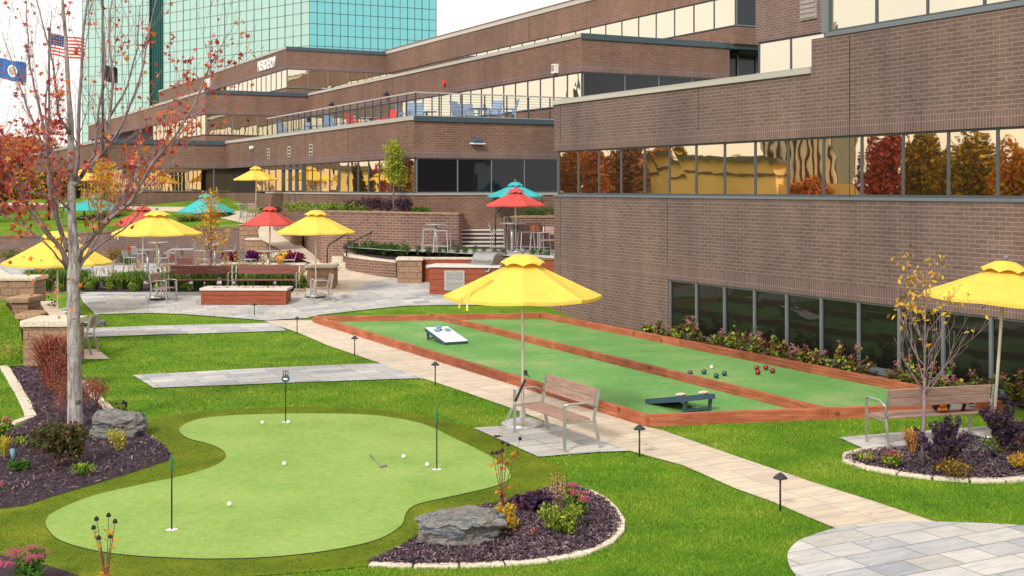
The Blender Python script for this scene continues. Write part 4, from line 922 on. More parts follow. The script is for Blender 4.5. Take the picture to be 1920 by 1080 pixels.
# cornhole boards and bags
def cornhole(label, loc, rot, top):
    t_ = thing('cornhole_board', label, 'cornhole board', loc, rot); L_, w = 1.2, .6; tilt = math.atan2(.23, L_)
    T = Matrix.Translation((0, 0, .07)) @ Matrix.Rotation(tilt, 4, 'X')
    mb = MB(); N = 24; hx, hy, hr = 0, .95, .078; vs = [T @ Vector((hx + hr * math.cos(2 * math.pi * k / N), hy + hr * math.sin(2 * math.pi * k / N), .0)) for k in range(N)]
    def edge(a):
        dx, dy = math.cos(a), math.sin(a); s = 9e9
        if dx: s = min(s, (w / 2 - 0) / abs(dx))
        if dy: s = min(s, ((L_ - hy) if dy > 0 else hy) / abs(dy))
        return T @ Vector((dx * s, hy + dy * s, 0))
    angs = [2 * math.pi * k / N for k in range(N)]; vs += [edge(a) for a in angs]
    mb.add(vs, [(k, k + N, (k + 1) % N + N, (k + 1) % N) for k in range(N)])
    for cx1, cy1, ks in ((w / 2, L_, 0), (-w / 2, L_, 0), (-w / 2, 0, 0), (w / 2, 0, 0)):
        pass
    cs = [(w / 2, L_), (-w / 2, L_), (-w / 2, 0), (w / 2, 0)]
    for c in cs:
        a = math.atan2(c[1] - hy, c[0]); lo = max([x for x in angs if x <= a % (2 * math.pi)]); k = angs.index(lo); i0 = len(mb.v); mb.add([T @ Vector((c[0], c[1], 0)), edge(lo), edge(angs[(k + 1) % N])], [(0, 1, 2)])
    o = mb.build('board_top', top, t_, uv=False); fixn(o)
    mb = MB()
    for bx in ((-w / 2, -w / 2 + .02, 0, L_), (w / 2 - .02, w / 2, 0, L_), (-w / 2 + .02, w / 2 - .02, 0, .02), (-w / 2 + .02, w / 2 - .02, L_ - .02, L_)): mb.box(bx[0], bx[1], bx[2], bx[3], -.085, -.003, 0, T)
    mb.build('frame', 'navy', t_)
    MB().box(-.1, .1, hy - .1, hy + .1, -.16, -.15, 0, T).build('hole_shadow_board', 'black', t_) if False else None
    for sx in (-1, 1): MB().bar((sx * .25, L_ - .12, 0.0), (sx * .25, L_ - .06, .27), .06, .03).build('leg', 'navy', t_)
    MB().bar((-.25, L_ - .11, .05), (.25, L_ - .11, .05), .03, .03).build('cross_bar', 'navy', t_)
    return t_, T
def bag(lab, P, rot, m, grp=None, r=.075):
    mb = MB(); n = 10; vs = []; fs = []
    for j, s in enumerate((-1, 1)):
        for a in range(n + 1):
            for b in range(n + 1):
                u, v = a / n * 2 - 1, b / n * 2 - 1; h = .028 * ((1 - u ** 4) * (1 - v ** 4)) ** .6; vs.append((u * r * (1 - .08 * v * v), v * r * (1 - .08 * u * u), .026 + s * h + .005 * math.sin(5 * u + 3 * v)))
    k = (n + 1) ** 2
    for a in range(n):
        for b in range(n):
            i = a * (n + 1) + b; fs.append((i, i + n + 1, i + n + 2, i + 1)[::-1]); fs.append(tuple(q + k for q in (i, i + n + 1, i + n + 2, i + 1)))
    mb.add(vs, fs); o = mb.build('bean_bag', m, smooth=True, uv=False); o.location = P; o.rotation_euler = rot; tag(o, lab, 'bean bag', grp); return o
zt_ = .02
fa = U(856, 646, zt_); c1, T1 = cornhole('white topped cornhole board with navy frame in the left court lane', tuple(fa), TH, 'white')
fb = Vector((2.54, 21.14, zt_)); c2, T2 = cornhole('navy cornhole board seen from its raised back end', tuple(fb), TH + math.pi, 'navy')
for (c_, T_, lst) in ((c1, T1, ((.02, 1.12, 'blue bean bag at raised end of the white board', 'bag_blue'), (-.13, .86, 'blue bean bag on the path side below the hole of the white board', 'bag_blue'), (.15, .86, 'blue bean bag on the lane divider side of the white board', 'bag_blue'))), (c2, T2, ((.1, .8, 'cream bean bag at the middle of the navy board', 'bag_cream'), (-.16, 1.08, 'cream bean bag near the raised edge of the navy board', 'bag_cream')))):
    W_ = Matrix.Translation(c_.location) @ Matrix.Rotation(c_.rotation_euler.z, 4, 'Z')
    for (x, y, lab, m) in lst:
        Mx = W_ @ T_; p = Mx @ Vector((x, y, .002)); bag(lab, p, Mx.to_euler(), m)
# bocce balls
def ball(lab, x, y, r, m, z=.02, grp=None, name='bocce_ball', cat='ball'):
    D_ = F * (H - z - r) / (y - HY); o = MB().sphere((0, 0, 0), r, 14).build(name, m, smooth=True, uv=False); o.location = ((x - CX) * D_ / F, D_, z + r); tag(o, lab, cat, grp); return o
for lab, x, y in (('dark green bocce ball half hidden by the divider board', 1294, 699), ('dark green bocce ball second nearest to divider, left of white jack', 1320, 697), ('dark green bocce ball lying nearest to the camera of the four', 1343, 704.5), ('dark green bocce ball closest to the red balls', 1358, 700)): ball(lab, x, y, .053, 'ball_green')
for lab, x, y in (('dark red bocce ball farthest behind in the touching pair', 1419, 690), ('dark red bocce ball in front of the touching pair', 1421, 698), ('dark red bocce ball nearest the timber border', 1436, 689), ('dark red bocce ball rightmost of the four', 1448.5, 695)): ball(lab, x, y, .053, 'ball_red')
ball('small white jack ball behind the green bocce balls', 1334, 688, .034, 'white')
for lab, x, y in (('white golf ball beside the farthest putting flag', 492, 792), ('white golf ball resting at the farthest flag hole', 541, 791), ('white golf ball alone in the middle of the putting green', 533, 869), ('white golf ball nearest the front of the putting green', 430, 945), ('white golf ball between the putter and right hand flag', 757, 855.5), ('white golf ball just beside the right hand flag hole', 801, 871)): ball(lab, x, y, .028, 'white', z=.016, name='golf_ball', cat='golf ball')
# practice flags
def pin(lab, x, y, ytop, big=False):
    p = U(x, y, .018); D_ = p.y; h = (y - ytop) * D_ / F; t_ = thing('putting_flag', lab, 'golf flag', tuple(p))
    MB().tube([(0, 0, 0), (0, 0, h)], .0085, 8).build('pole', 'black', t_, smooth=True)
    MB().lathe([(.054, .0), (.062, .003), (.054, .004)], 24).build('cup_rim', 'white', t_); MB().lathe([(.001, .001), (.054, .001)], 24).build('cup', 'white', t_)
    if big:
        o = MB().tube([(0, -.012, h - .11), (0, .012, h - .11)], .062, 20).build('plaque', 'navy', t_); MB().tube([(-.035, 0, h - .055), (-.04, 0, h + .01), (.04, 0, h + .01), (.035, 0, h - .055)], .008, 6).build('plaque_handle', 'black', t_)
        MB().box(-.032, .032, -.015, -.013, h - .125, h - .1).build('plaque_writing', 'flag_white', t_)
    else: MB().lathe([(.001, h), (.011, h - .01), (.013, h - .09), (.017, h - .15), (.013, h - .2), (.001, h - .21)], 12).build('rolled_flag', 'flag_green', t_, smooth=True)
pin('nearest putting flag, black pole with rolled green flag', 322, 993, 850)
pin('farthest putting flag topped by a dark knob', 535.5, 791, 697, True)
pin('putting flag beside two golf balls near the bench', 819, 880, 766)
# putters
t_ = thing('putter', 'putter lying flat on the putting green', 'putter', tuple(U(712, 868, .02)))
a, b = U(694, 852, .03), U(713, 873, .045); MB().tube([a, a.lerp(b, .35)], .011, 8).build('grip', 'frame_gray', t_, world=True); MB().tube([a.lerp(b, .35), b], .006, 8).build('shaft', 'steel', t_, world=True); MB().bar(b + Vector((0, 0, -.012)), U(724, 872.5, .033), .03, .025).build('head', 'steel', t_, world=True)
t_ = thing('putter', 'pair of putters leaning on the arm of the near bench', 'putter', tuple(U(936, 818)))
for dx in (0, .035):
    a, b = U(934, 818, .02) + Vector((dx, 0, 0)), UD(984, 18.25, zo(712, 18.25)) + Vector((dx * .3, 0, 0))
    MB().tube([a, a.lerp(b, .62)], .006, 8).build('shaft', 'steel', t_, world=True); MB().tube([a.lerp(b, .62), b], .013, 8).build('grip', 'black', t_, world=True)
    MB().bar(a + Vector((-.09, 0, 0)), a + Vector((.03, 0, 0)), .035, .025).build('head', 'steel', t_, world=True)
# fire pit
t_ = thing('fire_pit', 'long red wood fire pit with gray stone top on patio', 'fire pit', tuple(UD(456, 36.4, .24)), R(-1))
w = 165 * 36.4 / F; MB().box(-w / 2 + .05, w / 2 - .05, .05, .85, 0, .42).build('body', 'wood_red', t_)
mb = MB()
for k in range(3): mb.box(-w / 2 + .12, w / 2 - .12, .035, .05, .01 + k * .135, .135 + k * .135)
o = mb.build('cladding_board', 'wood_red', t_); bevel(o, .004, 1)
for x in (-w / 2 + .04, w / 2 - .12): MB().box(x, x + .08, .025, .05, 0, .42).build('corner_trim', 'wood_red', t_)
mb = MB(); mb.box(-w / 2, w / 2, 0, .22, .425, .49).box(-w / 2, w / 2, .7, .92, .425, .49).box(-w / 2, -w / 2 + .3, .22, .7, .425, .49).box(w / 2 - .3, w / 2, .22, .7, .425, .49); o = mb.build('stone_top', 'slab', t_)
P = np.c_[RN.uniform(-w / 2 + .3, w / 2 - .3, 200), RN.uniform(.24, .68, 200), RN.uniform(.44, .52, 200)]; leaves('fire_glass', P, .05, ['lf_rust', 'fl_white'], parent=t_, shape='round')
# grill counters
def counter(lab, loc, rot, w, d, h, panels=True):
    t_ = thing('grill_counter', lab, 'counter', loc, rot)
    mb = MB(); nb_ = 5
    mb.box(-w / 2 + .02, w / 2 - .02, .02, d - .02, 0, h - .08)
    o = mb.build('cabinet', 'wood_red', t_)
    mb = MB()
    for k in range(nb_):
        z0 = .02 + k * (h - .12) / nb_; z1 = z0 + (h - .12) / nb_ - .012
        mb.box(-w / 2, w / 2, 0, .02, z0, z1).box(-w / 2, -w / 2 + .02, .02, d - .02, z0, z1)
    mb.build('cladding_board', 'wood_red', t_)
    o = MB().box(-w / 2 - .05, w / 2 + .05, -.05, d + .05, h - .07, h).build('countertop', 'slab', t_); bevel(o, .01); return t_
cA = counter('wood clad grill counter with a steel double drawer', tuple(UD(870, 38.0, .33)), R(-10), 2.2, .9, .98)
o = MB().box(-.62, .02, -.025, 0, .2, .82).build('drawer_frame', 'silver', cA)
for z in (.24, .53):
    d1 = MB().box(-.56, -.04, -.035, -.025, z, z + .25).build('drawer', 'steel', cA); MB().bar((-.42, -.05, z + .2), (-.18, -.05, z + .2), .02, .02).build('drawer_handle', 'silver', d1)
g_ = thing('grill', 'domed stainless steel gas grill built in the counter', 'grill', tuple(UD(905, 38.25, 1.28)), R(-42))
mb = MB(); N = 14; vs = []
for k in range(N + 1):
    a = math.pi * k / N * .98; y, z = .33 - .36 * math.cos(a), .1 + .34 * math.sin(a); vs += [(-.45, y, z), (.45, y, z)]
mb.add(vs, [(2 * k, 2 * k + 2, 2 * k + 3, 2 * k + 1) for k in range(N)] + [tuple(2 * k for k in range(N + 1)), tuple(2 * k + 1 for k in range(N + 1))[::-1]])
o = mb.build('hood', 'steel', g_); fixn(o)
MB().box(-.45, .45, -.1, .66, -.12, .1).build('firebox', 'steel', g_)
T = Matrix.Translation((0, -.14, -.05)) @ Matrix.Rotation(R(-25), 4, 'X'); MB().box(-.48, .48, -.03, .02, -.14, .1, 0, T).build('control_panel', 'steel', g_)
for k in range(5): q = T @ Vector((-.36 + k * .18, -.04, -.02)); MB().tube([q, q + Vector((0, -.04, -.01))], .035, 10).build('knob', 'black', g_)
MB().tube([(-.36, -.1, .18), (.36, -.1, .18)], .015, 8).tube([(-.36, -.1, .18), (-.36, 0, .2)], .01, 6).tube([(.36, -.1, .18), (.36, 0, .2)], .01, 6).build('handle', 'steel', g_)
t_ = thing('outlet_cover', 'round white outlet cover on the wood panel beside stone pier', 'outlet', tuple(UD(802, 40.4, 1.13))); MB().tube([(0, 0, 0), (0, -.06, 0)], .07, 14).build('cover', 'silver', t_)
# ---- generic chairs and tables for the patio
def armchair(label, loc, rot, group=None): return bench(label, .58, loc, rot, group=group, name='armchair', cat='chair', nslat=4)
armchair('wooden slatted armchair left of the fire pit facing it', tuple(UD(306, 37.0, .26)), R(75))
armchair('wooden slatted armchair between the fire pit and stone pier', tuple(UD(603, 37.0, .26)), R(-72))
bench('dark red slatted bench behind the left half of fire pit', 2.0, tuple(UD(372, 38.6, .384)), R(0), wd='wood_bench_dark')
bench('dark red slatted bench behind the right half of fire pit', 2.0, tuple(UD(499, 38.6, .384)), R(0), wd='wood_bench_dark')
bench('small slatted chair on the square pad behind the maple trunk', .62, tuple(U(150, 664)), R(-85), name='armchair', cat='chair')
def barchair(label, loc, rot, seat=.76, m='silver', group=None, name='bar_chair', scale=1, lowback=True):
    t_ = thing(name, label, 'chair', loc, rot, group); t_.scale = (scale,) * 3; s = .22
    for sx in (-1, 1):
        for sy in (-1, 1): MB().tube([(sx * (s + .03), sy * (s + .03), 0), (sx * s * .9, sy * s * .9, seat)], .014, 6).build('leg', m, t_)
    mb = MB(); z = seat * .3
    for a, b in (((-s, -s), (s, -s)), ((s, -s), (s, s)), ((s, s), (-s, s)), ((-s, s), (-s, -s))): mb.bar((a[0] * 1.05, a[1] * 1.05, z), (b[0] * 1.05, b[1] * 1.05, z), .018, .018)
    if seat > .6: mb.build('footrest', m, t_)
    o = MB().box(-s, s, -s, s, seat, seat + .025).build('seat', m, t_); bevel(o, .01, 1)
    if lowback:
        mb = MB(); T = Matrix.Translation((0, s - .01, seat + .02)) @ Matrix.Rotation(R(-14), 4, 'X')
        for k in range(9): mb.box(-s + .02 + k * .05, -s + .045 + k * .05, 0, .012, .02, .25, 0, T)
        mb.box(-s, s, -.004, .018, .25, .29, 0, T); mb.box(-s, -s + .02, 0, .016, 0, .27, 0, T); mb.box(s - .02, s, 0, .016, 0, .27, 0, T); mb.build('backrest', m, t_)
    return t_
def table(label, loc, h, r, m='silver', group=None, square=False, scale=1):
    t_ = thing('patio_table', label, 'table', loc, R(10), group); t_.scale = (scale,) * 3
    if square: o = MB().box(-r, r, -r, r, h - .03, h).build('tabletop', m, t_)
    else: o = MB().lathe([(.001, h - .03), (r, h - .03), (r, h), (.001, h)], 28).build('tabletop', m, t_)
    MB().tube([(0, 0, .02), (0, 0, h - .03)], .05, 10).build('pedestal', m, t_, smooth=True)
    MB().lathe([(.3, 0), (.3, .015), (.06, .035), (.001, .035)], 20).build('base', m, t_); return t_
zt2 = .388
table('tall round bar table below the yellow parasol on left patio', tuple(UD(277, 45.5, zt2)), 1.05, .42)
for lab, x, D_, rr in (('silver bar chair left of the tall table facing it', 247, 45.0, 80), ('silver bar chair in front of the tall table on left patio', 303, 44.6, -60), ('silver bar chair behind the tall table at the retaining wall', 262, 47.6, 140), ('silver bar chair turned sideways behind tall table', 318, 48.2, -80)): barchair(lab, tuple(UD(x, D_, zt2)), R(rr))
table('round bar table farthest back at the retaining wall', tuple(UD(298, 51.5, zt2)), 1.05, .45)
table('square dining table near the yellow leaved patio tree', tuple(UD(341, 44.5, zt2)), .76 + .35, .4, square=True)
bench('dark slatted chair at the left side of square dining table', .6, tuple(UD(322, 45.8, zt2)), R(170), wd='wood_bench_dark', name='armchair', cat='chair')
bench('dark slatted chair nearest the camera at square dining table', .7, tuple(UD(352, 43.6, zt2)), R(178), wd='wood_bench_dark', name='armchair', cat='chair')
armchair('pale slatted chair between square table and yellow leaved tree', tuple(UD(382, 45.5, zt2)), R(-80))
for lab, x, D_, rr in (('silver bar chair behind the yellow leaved tree on left', 378, 50, 80), ('silver bar chair behind the yellow leaved tree on right', 430, 50, -85), ('silver bar chair at left of the mums planter', 466, 43.8, 75), ('silver bar chair at the right end of the mums planter', 541, 43.5, -80)): barchair(lab, tuple(UD(x, D_, zt2)), R(rr))
table('bar table with thin post between the two wall side bar chairs', tuple(UD(403, 49.8, zt2)), 1.05, .4)
table('tall round table under the red parasol before the mums', tuple(UD(503, 43.9, zt2)), 1.08, .45)
table('low round table behind maple trunk under yellow parasol', tuple(UD(115, 41.5, zt2)), .74, .45)
for lab, x, D_, rr in (('silver chair at the low table beside grasses', 82, 42, 80), ('silver chair right of the maple trunk behind grasses', 200, 44, -80), ('silver chair hidden partly by the maple trunk', 160, 43, -60)): barchair(lab, tuple(UD(x, D_, zt2)), R(rr), seat=.46, name='patio_chair')
# plaza set
zp = 1.6
table('tall bar table on the plaza before the brick planter', tuple(UD(818, 40.9, zp)), .96, .4, scale=.95)
barchair('backless silver stool left under the plaza bar table', tuple(UD(805, 40.3, zp)), R(10), seat=.74, lowback=False, name='bar_stool'); barchair('backless silver stool right under the plaza bar table', tuple(UD(829, 40.1, zp)), R(-10), seat=.7, lowback=False, name='bar_stool')
table('tall round table around the red parasol pole on plaza', tuple(UD(960, 40.0, zp)), .98, .42)
for lab, x, D_, rr, m in (('silver bar chair left of the plaza parasol table', 935, 40.0, 80, 'silver'), ('silver bar chair right of the plaza parasol table', 986, 40.0, -75, 'silver'), ('orange backed chair beside the right wing on plaza', 1013, 39.6, 40, 'silver')):
    c = barchair(lab, tuple(UD(x, D_, zp)), R(rr), seat=.66)
    if 'orange' in lab: [k for k in c.children if k.name.startswith('backrest')][0].data.materials[0] = M['lf_rust']
armchair('low slatted chair farthest right on the plaza', tuple(UD(1030, 39.4, zp)), R(-20))
barchair('chair by the upper parasol near brick wing windows', tuple(UD(462, 55.5, 2.2)), R(80), seat=.46, name='patio_chair'); armchair('slatted chair beside the pole of the upper lawn parasol', tuple(UD(480, 55.0, 2.17)), R(150))
table('small table beside the upper lawn parasol', tuple(UD(452, 57, 2.25)), .74, .35)
bench('long dark bench in front of the far wing at lawn edge', 4.2, tuple(UD(20, 60, 2.0)), 0, wd='wood_bench_dark')
# terrace roof furniture (floor of the terrace z 6.0)
zr = 6.0
def lounge(lab, x, p, rot, m):  # slatted low chair
    q = None; t = (x - CX) / F; D_ = p / (t * CT + ST); P_ = UD(x, D_, zr)
    t_ = thing('terrace_chair', lab, 'chair', tuple(P_), rot); w = .3
    mb = MB(); slats(mb, -w, w, -.28, .28, .4, 5); mb.build('seat', m, t_)
    T = Matrix.Translation((0, .26, .4)) @ Matrix.Rotation(R(-15), 4, 'X'); mb = MB()
    for k in range(8): mb.box(-w, w, 0, .02, .03 + k * .072, .09 + k * .072, 0, T)
    mb.build('backrest', m, t_)
    for sx in (-1, 1):
        for y in (-.27, .27): MB().bar((sx * w, y, 0), (sx * w, y, .6), .035, .035).build('leg', m, t_)
        MB().box(sx * w - .03, sx * w + .03, -.3, .3, .6, .63).build('armrest', m, t_)
for lab, x, p, rot, m in (('blue terrace chair at far end of railing', 537, 18.0, 60, 'chair_blue'), ('second blue terrace chair from the far end of railing', 563, 18.6, -60, 'chair_blue'), ('blue terrace chair right of the first terrace table', 602, 18.4, -50, 'chair_blue'), ('blue terrace chair by the left cluster on its right', 626, 18.2, 50, 'chair_blue'), ('blue terrace chair closest to the red terrace chairs', 645, 18.6, -60, 'chair_blue'), ('red terrace chair on the left of the red pair', 669, 18.6, 60, 'chair_red'), ('red terrace chair on the right of the red pair', 722, 18.8, -50, 'chair_red'), ('blue terrace chair just left of the terrace corner post', 764, 18.4, 80, 'chair_blue'), ('blue terrace chair at the terrace corner post', 784, 18.2, 20, 'chair_blue'), ('blue terrace chair left of the right hand terrace table', 868, 19.5, 60, 'chair_blue'), ('blue terrace chair behind the right hand terrace table', 880, 20.6, 160, 'chair_blue'), ('blue terrace chair right of the right hand terrace table', 918, 20.2, -50, 'chair_blue'), ('blue terrace chair beside the small side table', 928, 21.4, 100, 'chair_blue'), ('lone dark blue terrace chair nearest the right wing', 950, 20.6, -80, 'chair_blue')): lounge(lab, x, p, R(rot), m)
def onterr(x, p, z=zr): t = (x - CX) / F; return UD(x, p / (t * CT + ST), z)
for lab, x, p in (('terrace table among the far blue chairs', 583, 18.6), ('terrace table between the red chairs', 695, 18.8), ('terrace table by the corner post', 800, 19.2), ('terrace table in the right hand chair group', 898, 20.2)): table(lab, tuple(onterr(x, p)), .72, .42, m='chair_blue')
# wall fixtures
def onq(x, q): t = (x - CX) / F; return q / (CT - t * ST)
def fixture(lab, x, y, p=None, q=None, kind='flood'):
    t = (x - CX) / F; D_ = p / (t * CT + ST) if p else q / (CT - t * ST); t_ = thing('wall_light', lab, 'wall light', tuple(UD(x, D_, zo(y, D_))), TH)
    if p:  # faces -x
        if kind == 'flood': MB().box(-.25, 0, -.16, .16, -.08, .02).bar((-.25, 0, -.02), (-.1, 0, .12), .3, .06).build('housing', 'dark_metal', t_)
        elif kind == 'box': MB().box(-.18, 0, -.14, .14, -.18, .18).build('housing', 'flag_white', t_); MB().box(-.2, -.18, -.1, .1, -.1, .14).build('lens', 'gray_lamp', t_)
        elif kind == 'alarm': MB().tube([(-.12, 0, 0), (0, 0, 0)], .12, 12).build('housing', 'chair_red', t_)
        else: MB().tube([(-.16, 0, 0), (0, 0, 0)], .09, 12).build('housing', 'flag_white', t_)
    else:
        mb = MB(); vs = []; N = 12
        for k in range(N + 1):
            a = math.pi * k / N; vs += [(.26 * math.cos(a), 0, .2 * math.sin(a)), (.2 * math.cos(a), -.22, .1 * math.sin(a))]
        mb.add(vs, [(2 * k, 2 * k + 1, 2 * k + 3, 2 * k + 2) for k in range(N)] + [tuple(2 * k + 1 for k in range(N + 1))]); o = mb.build('dome', 'navy', t_); fixn(o)
        MB().box(-.26, .26, -.2, 0, -.05, 0).build('lens', 'flag_white', t_)
fixture('dome shaped wall light on the middle wing brick face', 893, 268, q=QC)
fixture('dark floodlight on the upper tier wall, farther one', 625, 196, p=P2); fixture('dark floodlight on the upper tier wall, nearer one', 728, 177, p=P2)
fixture('small red alarm unit on the upper tier wall', 835, 156, p=P2, kind='alarm'); fixture('white speaker box on upper wall near the tier corner', 1044, 129, p=P2, kind='box')
fixture('small white wall camera at the far end of the middle wing', 474, 277, p=PC, kind='cam')
# ================================================================ PLANTS AND TREES
ORD = 'first second third fourth fifth sixth seventh eighth ninth tenth eleventh twelfth thirteenth fourteenth fifteenth sixteenth seventeenth eighteenth nineteenth twentieth twenty-first twenty-second twenty-third twenty-fourth twenty-fifth twenty-sixth'.split()
def rv(a, b): return random.uniform(a, b)
def trunk_tubes(mb, paths, n=8):
    for pts, rad in paths: mb.tube(pts, rad, n)
def grow(p, d, ln, r, depth, out, tips, spread=.55, up=.25, seg=4, kids_=3):
    """recursive twigs: collects (points, radii) in OUT and leaf places in TIPS"""
    pts = [Vector(p)]; d = Vector(d).normalized(); cur = Vector(p)
    for i in range(seg):
        d = (d + Vector((rv(-1, 1), rv(-1, 1), rv(-.6, 1) * .8)) * .13 + Vector((0, 0, up * .14))).normalized(); cur = cur + d * ln / seg; pts.append(cur.copy())
        if depth > 0 and i >= 1 and random.random() < .9:
            sd = (d + Vector((rv(-1, 1), rv(-1, 1), rv(-.3, .8))) * spread).normalized(); grow(cur, sd, ln * rv(.45, .7), r * .6 * (1 - i / (seg + 2)), depth - 1, out, tips, spread, up, seg, kids_)
    out.append((pts, [max(.0022, r * (1 - .75 * i / seg)) for i in range(seg + 1)])); tips.append(pts[-1]); tips.append(pts[-2])
def young_tree(name, label, base, h, lean, leafs, prob, nleaf, lsize, crown0, r0, bark_='bark_brown', spread=.5, group=None, shape='leaf', filt=None, depth=2, kfork=7, cr=.5, up_=.6, pw=1.0, tw=.42):
    base = Vector(base); t_ = thing(name, label, 'tree', tuple(base), 0, group); out, tips = [], []
    top = Vector((lean, 0, h)); tr = [Vector((0, 0, -.05))] + [Vector((lean * (i / 8) ** 1.5 + rv(-.01, .01) * h / 3, rv(-.01, .01) * h / 3, h * i / 8)) for i in range(1, 9)]
    rad = [r0 * (1 - .85 * i / 8) for i in range(9)]; limbs = []
    for k in range(kfork * 3):
        f = crown0 + (1 - crown0) * (k / (kfork * 3)) ** pw * .93; p = tr[0].lerp(tr[-1], f); a = k * 2.4 + rv(-.4, .4); e = rv(.5, .95)
        d = Vector((math.cos(a), math.sin(a), e * 1.6)); ln = cr * h * (1.05 - f * .75) * rv(.7, 1.1); grow(p, d, ln, r0 * tw * (1.1 - f), depth, limbs, tips, spread, up=up_)
    mb = MB().tube(tr, rad, 9); o = mb.build('trunk', bark_, t_, smooth=True, uv=False)
    mb = MB(); trunk_tubes(mb, limbs, 4); mb.build('branches', bark_, t_, smooth=True, uv=False)
    T = [p for p in tips if filt is None or filt(p)]
    if nleaf and T:
        P = np.array([tuple(random.choice(T) + Vector((rv(-1, 1), rv(-1, 1), rv(-1, .6))) * lsize * 1.6) for _ in range(nleaf)]); leaves('crown', P, lsize, leafs, prob, t_, shape)
    return t_
def crown_tree(name, label, base, h, rx, rz, mats, probs, n, size, bark_='bark_brown', zc=None, lumps=9, seed=0, group=None):
    base = Vector(base); t_ = thing(name, label, 'tree', tuple(base), 0, group); zc = zc or h - rz
    mb = MB().tube([(0, 0, -.3), (.05, 0, h * .3), (0, .05, h * .62), (.02, 0, h * .9)], [h * .022, h * .017, h * .01, h * .004], 8)
    for k in range(7):
        a = k * 2.4; z = h * (.3 + .07 * k); mb.tube([(0, 0, z), (math.cos(a) * rx * .4, math.sin(a) * rx * .4, z + rx * .35), (math.cos(a) * rx * .75, math.sin(a) * rx * .75, z + rx * .75)], [h * .009, h * .006, h * .002], 5)
    mb.build('trunk', bark_, t_, smooth=True, uv=False); leaves('crown', blob(n, rx, rx, rz, (0, 0, zc), .25, lumps, seed), size, mats, probs, t_, 'round', up=.3); return t_
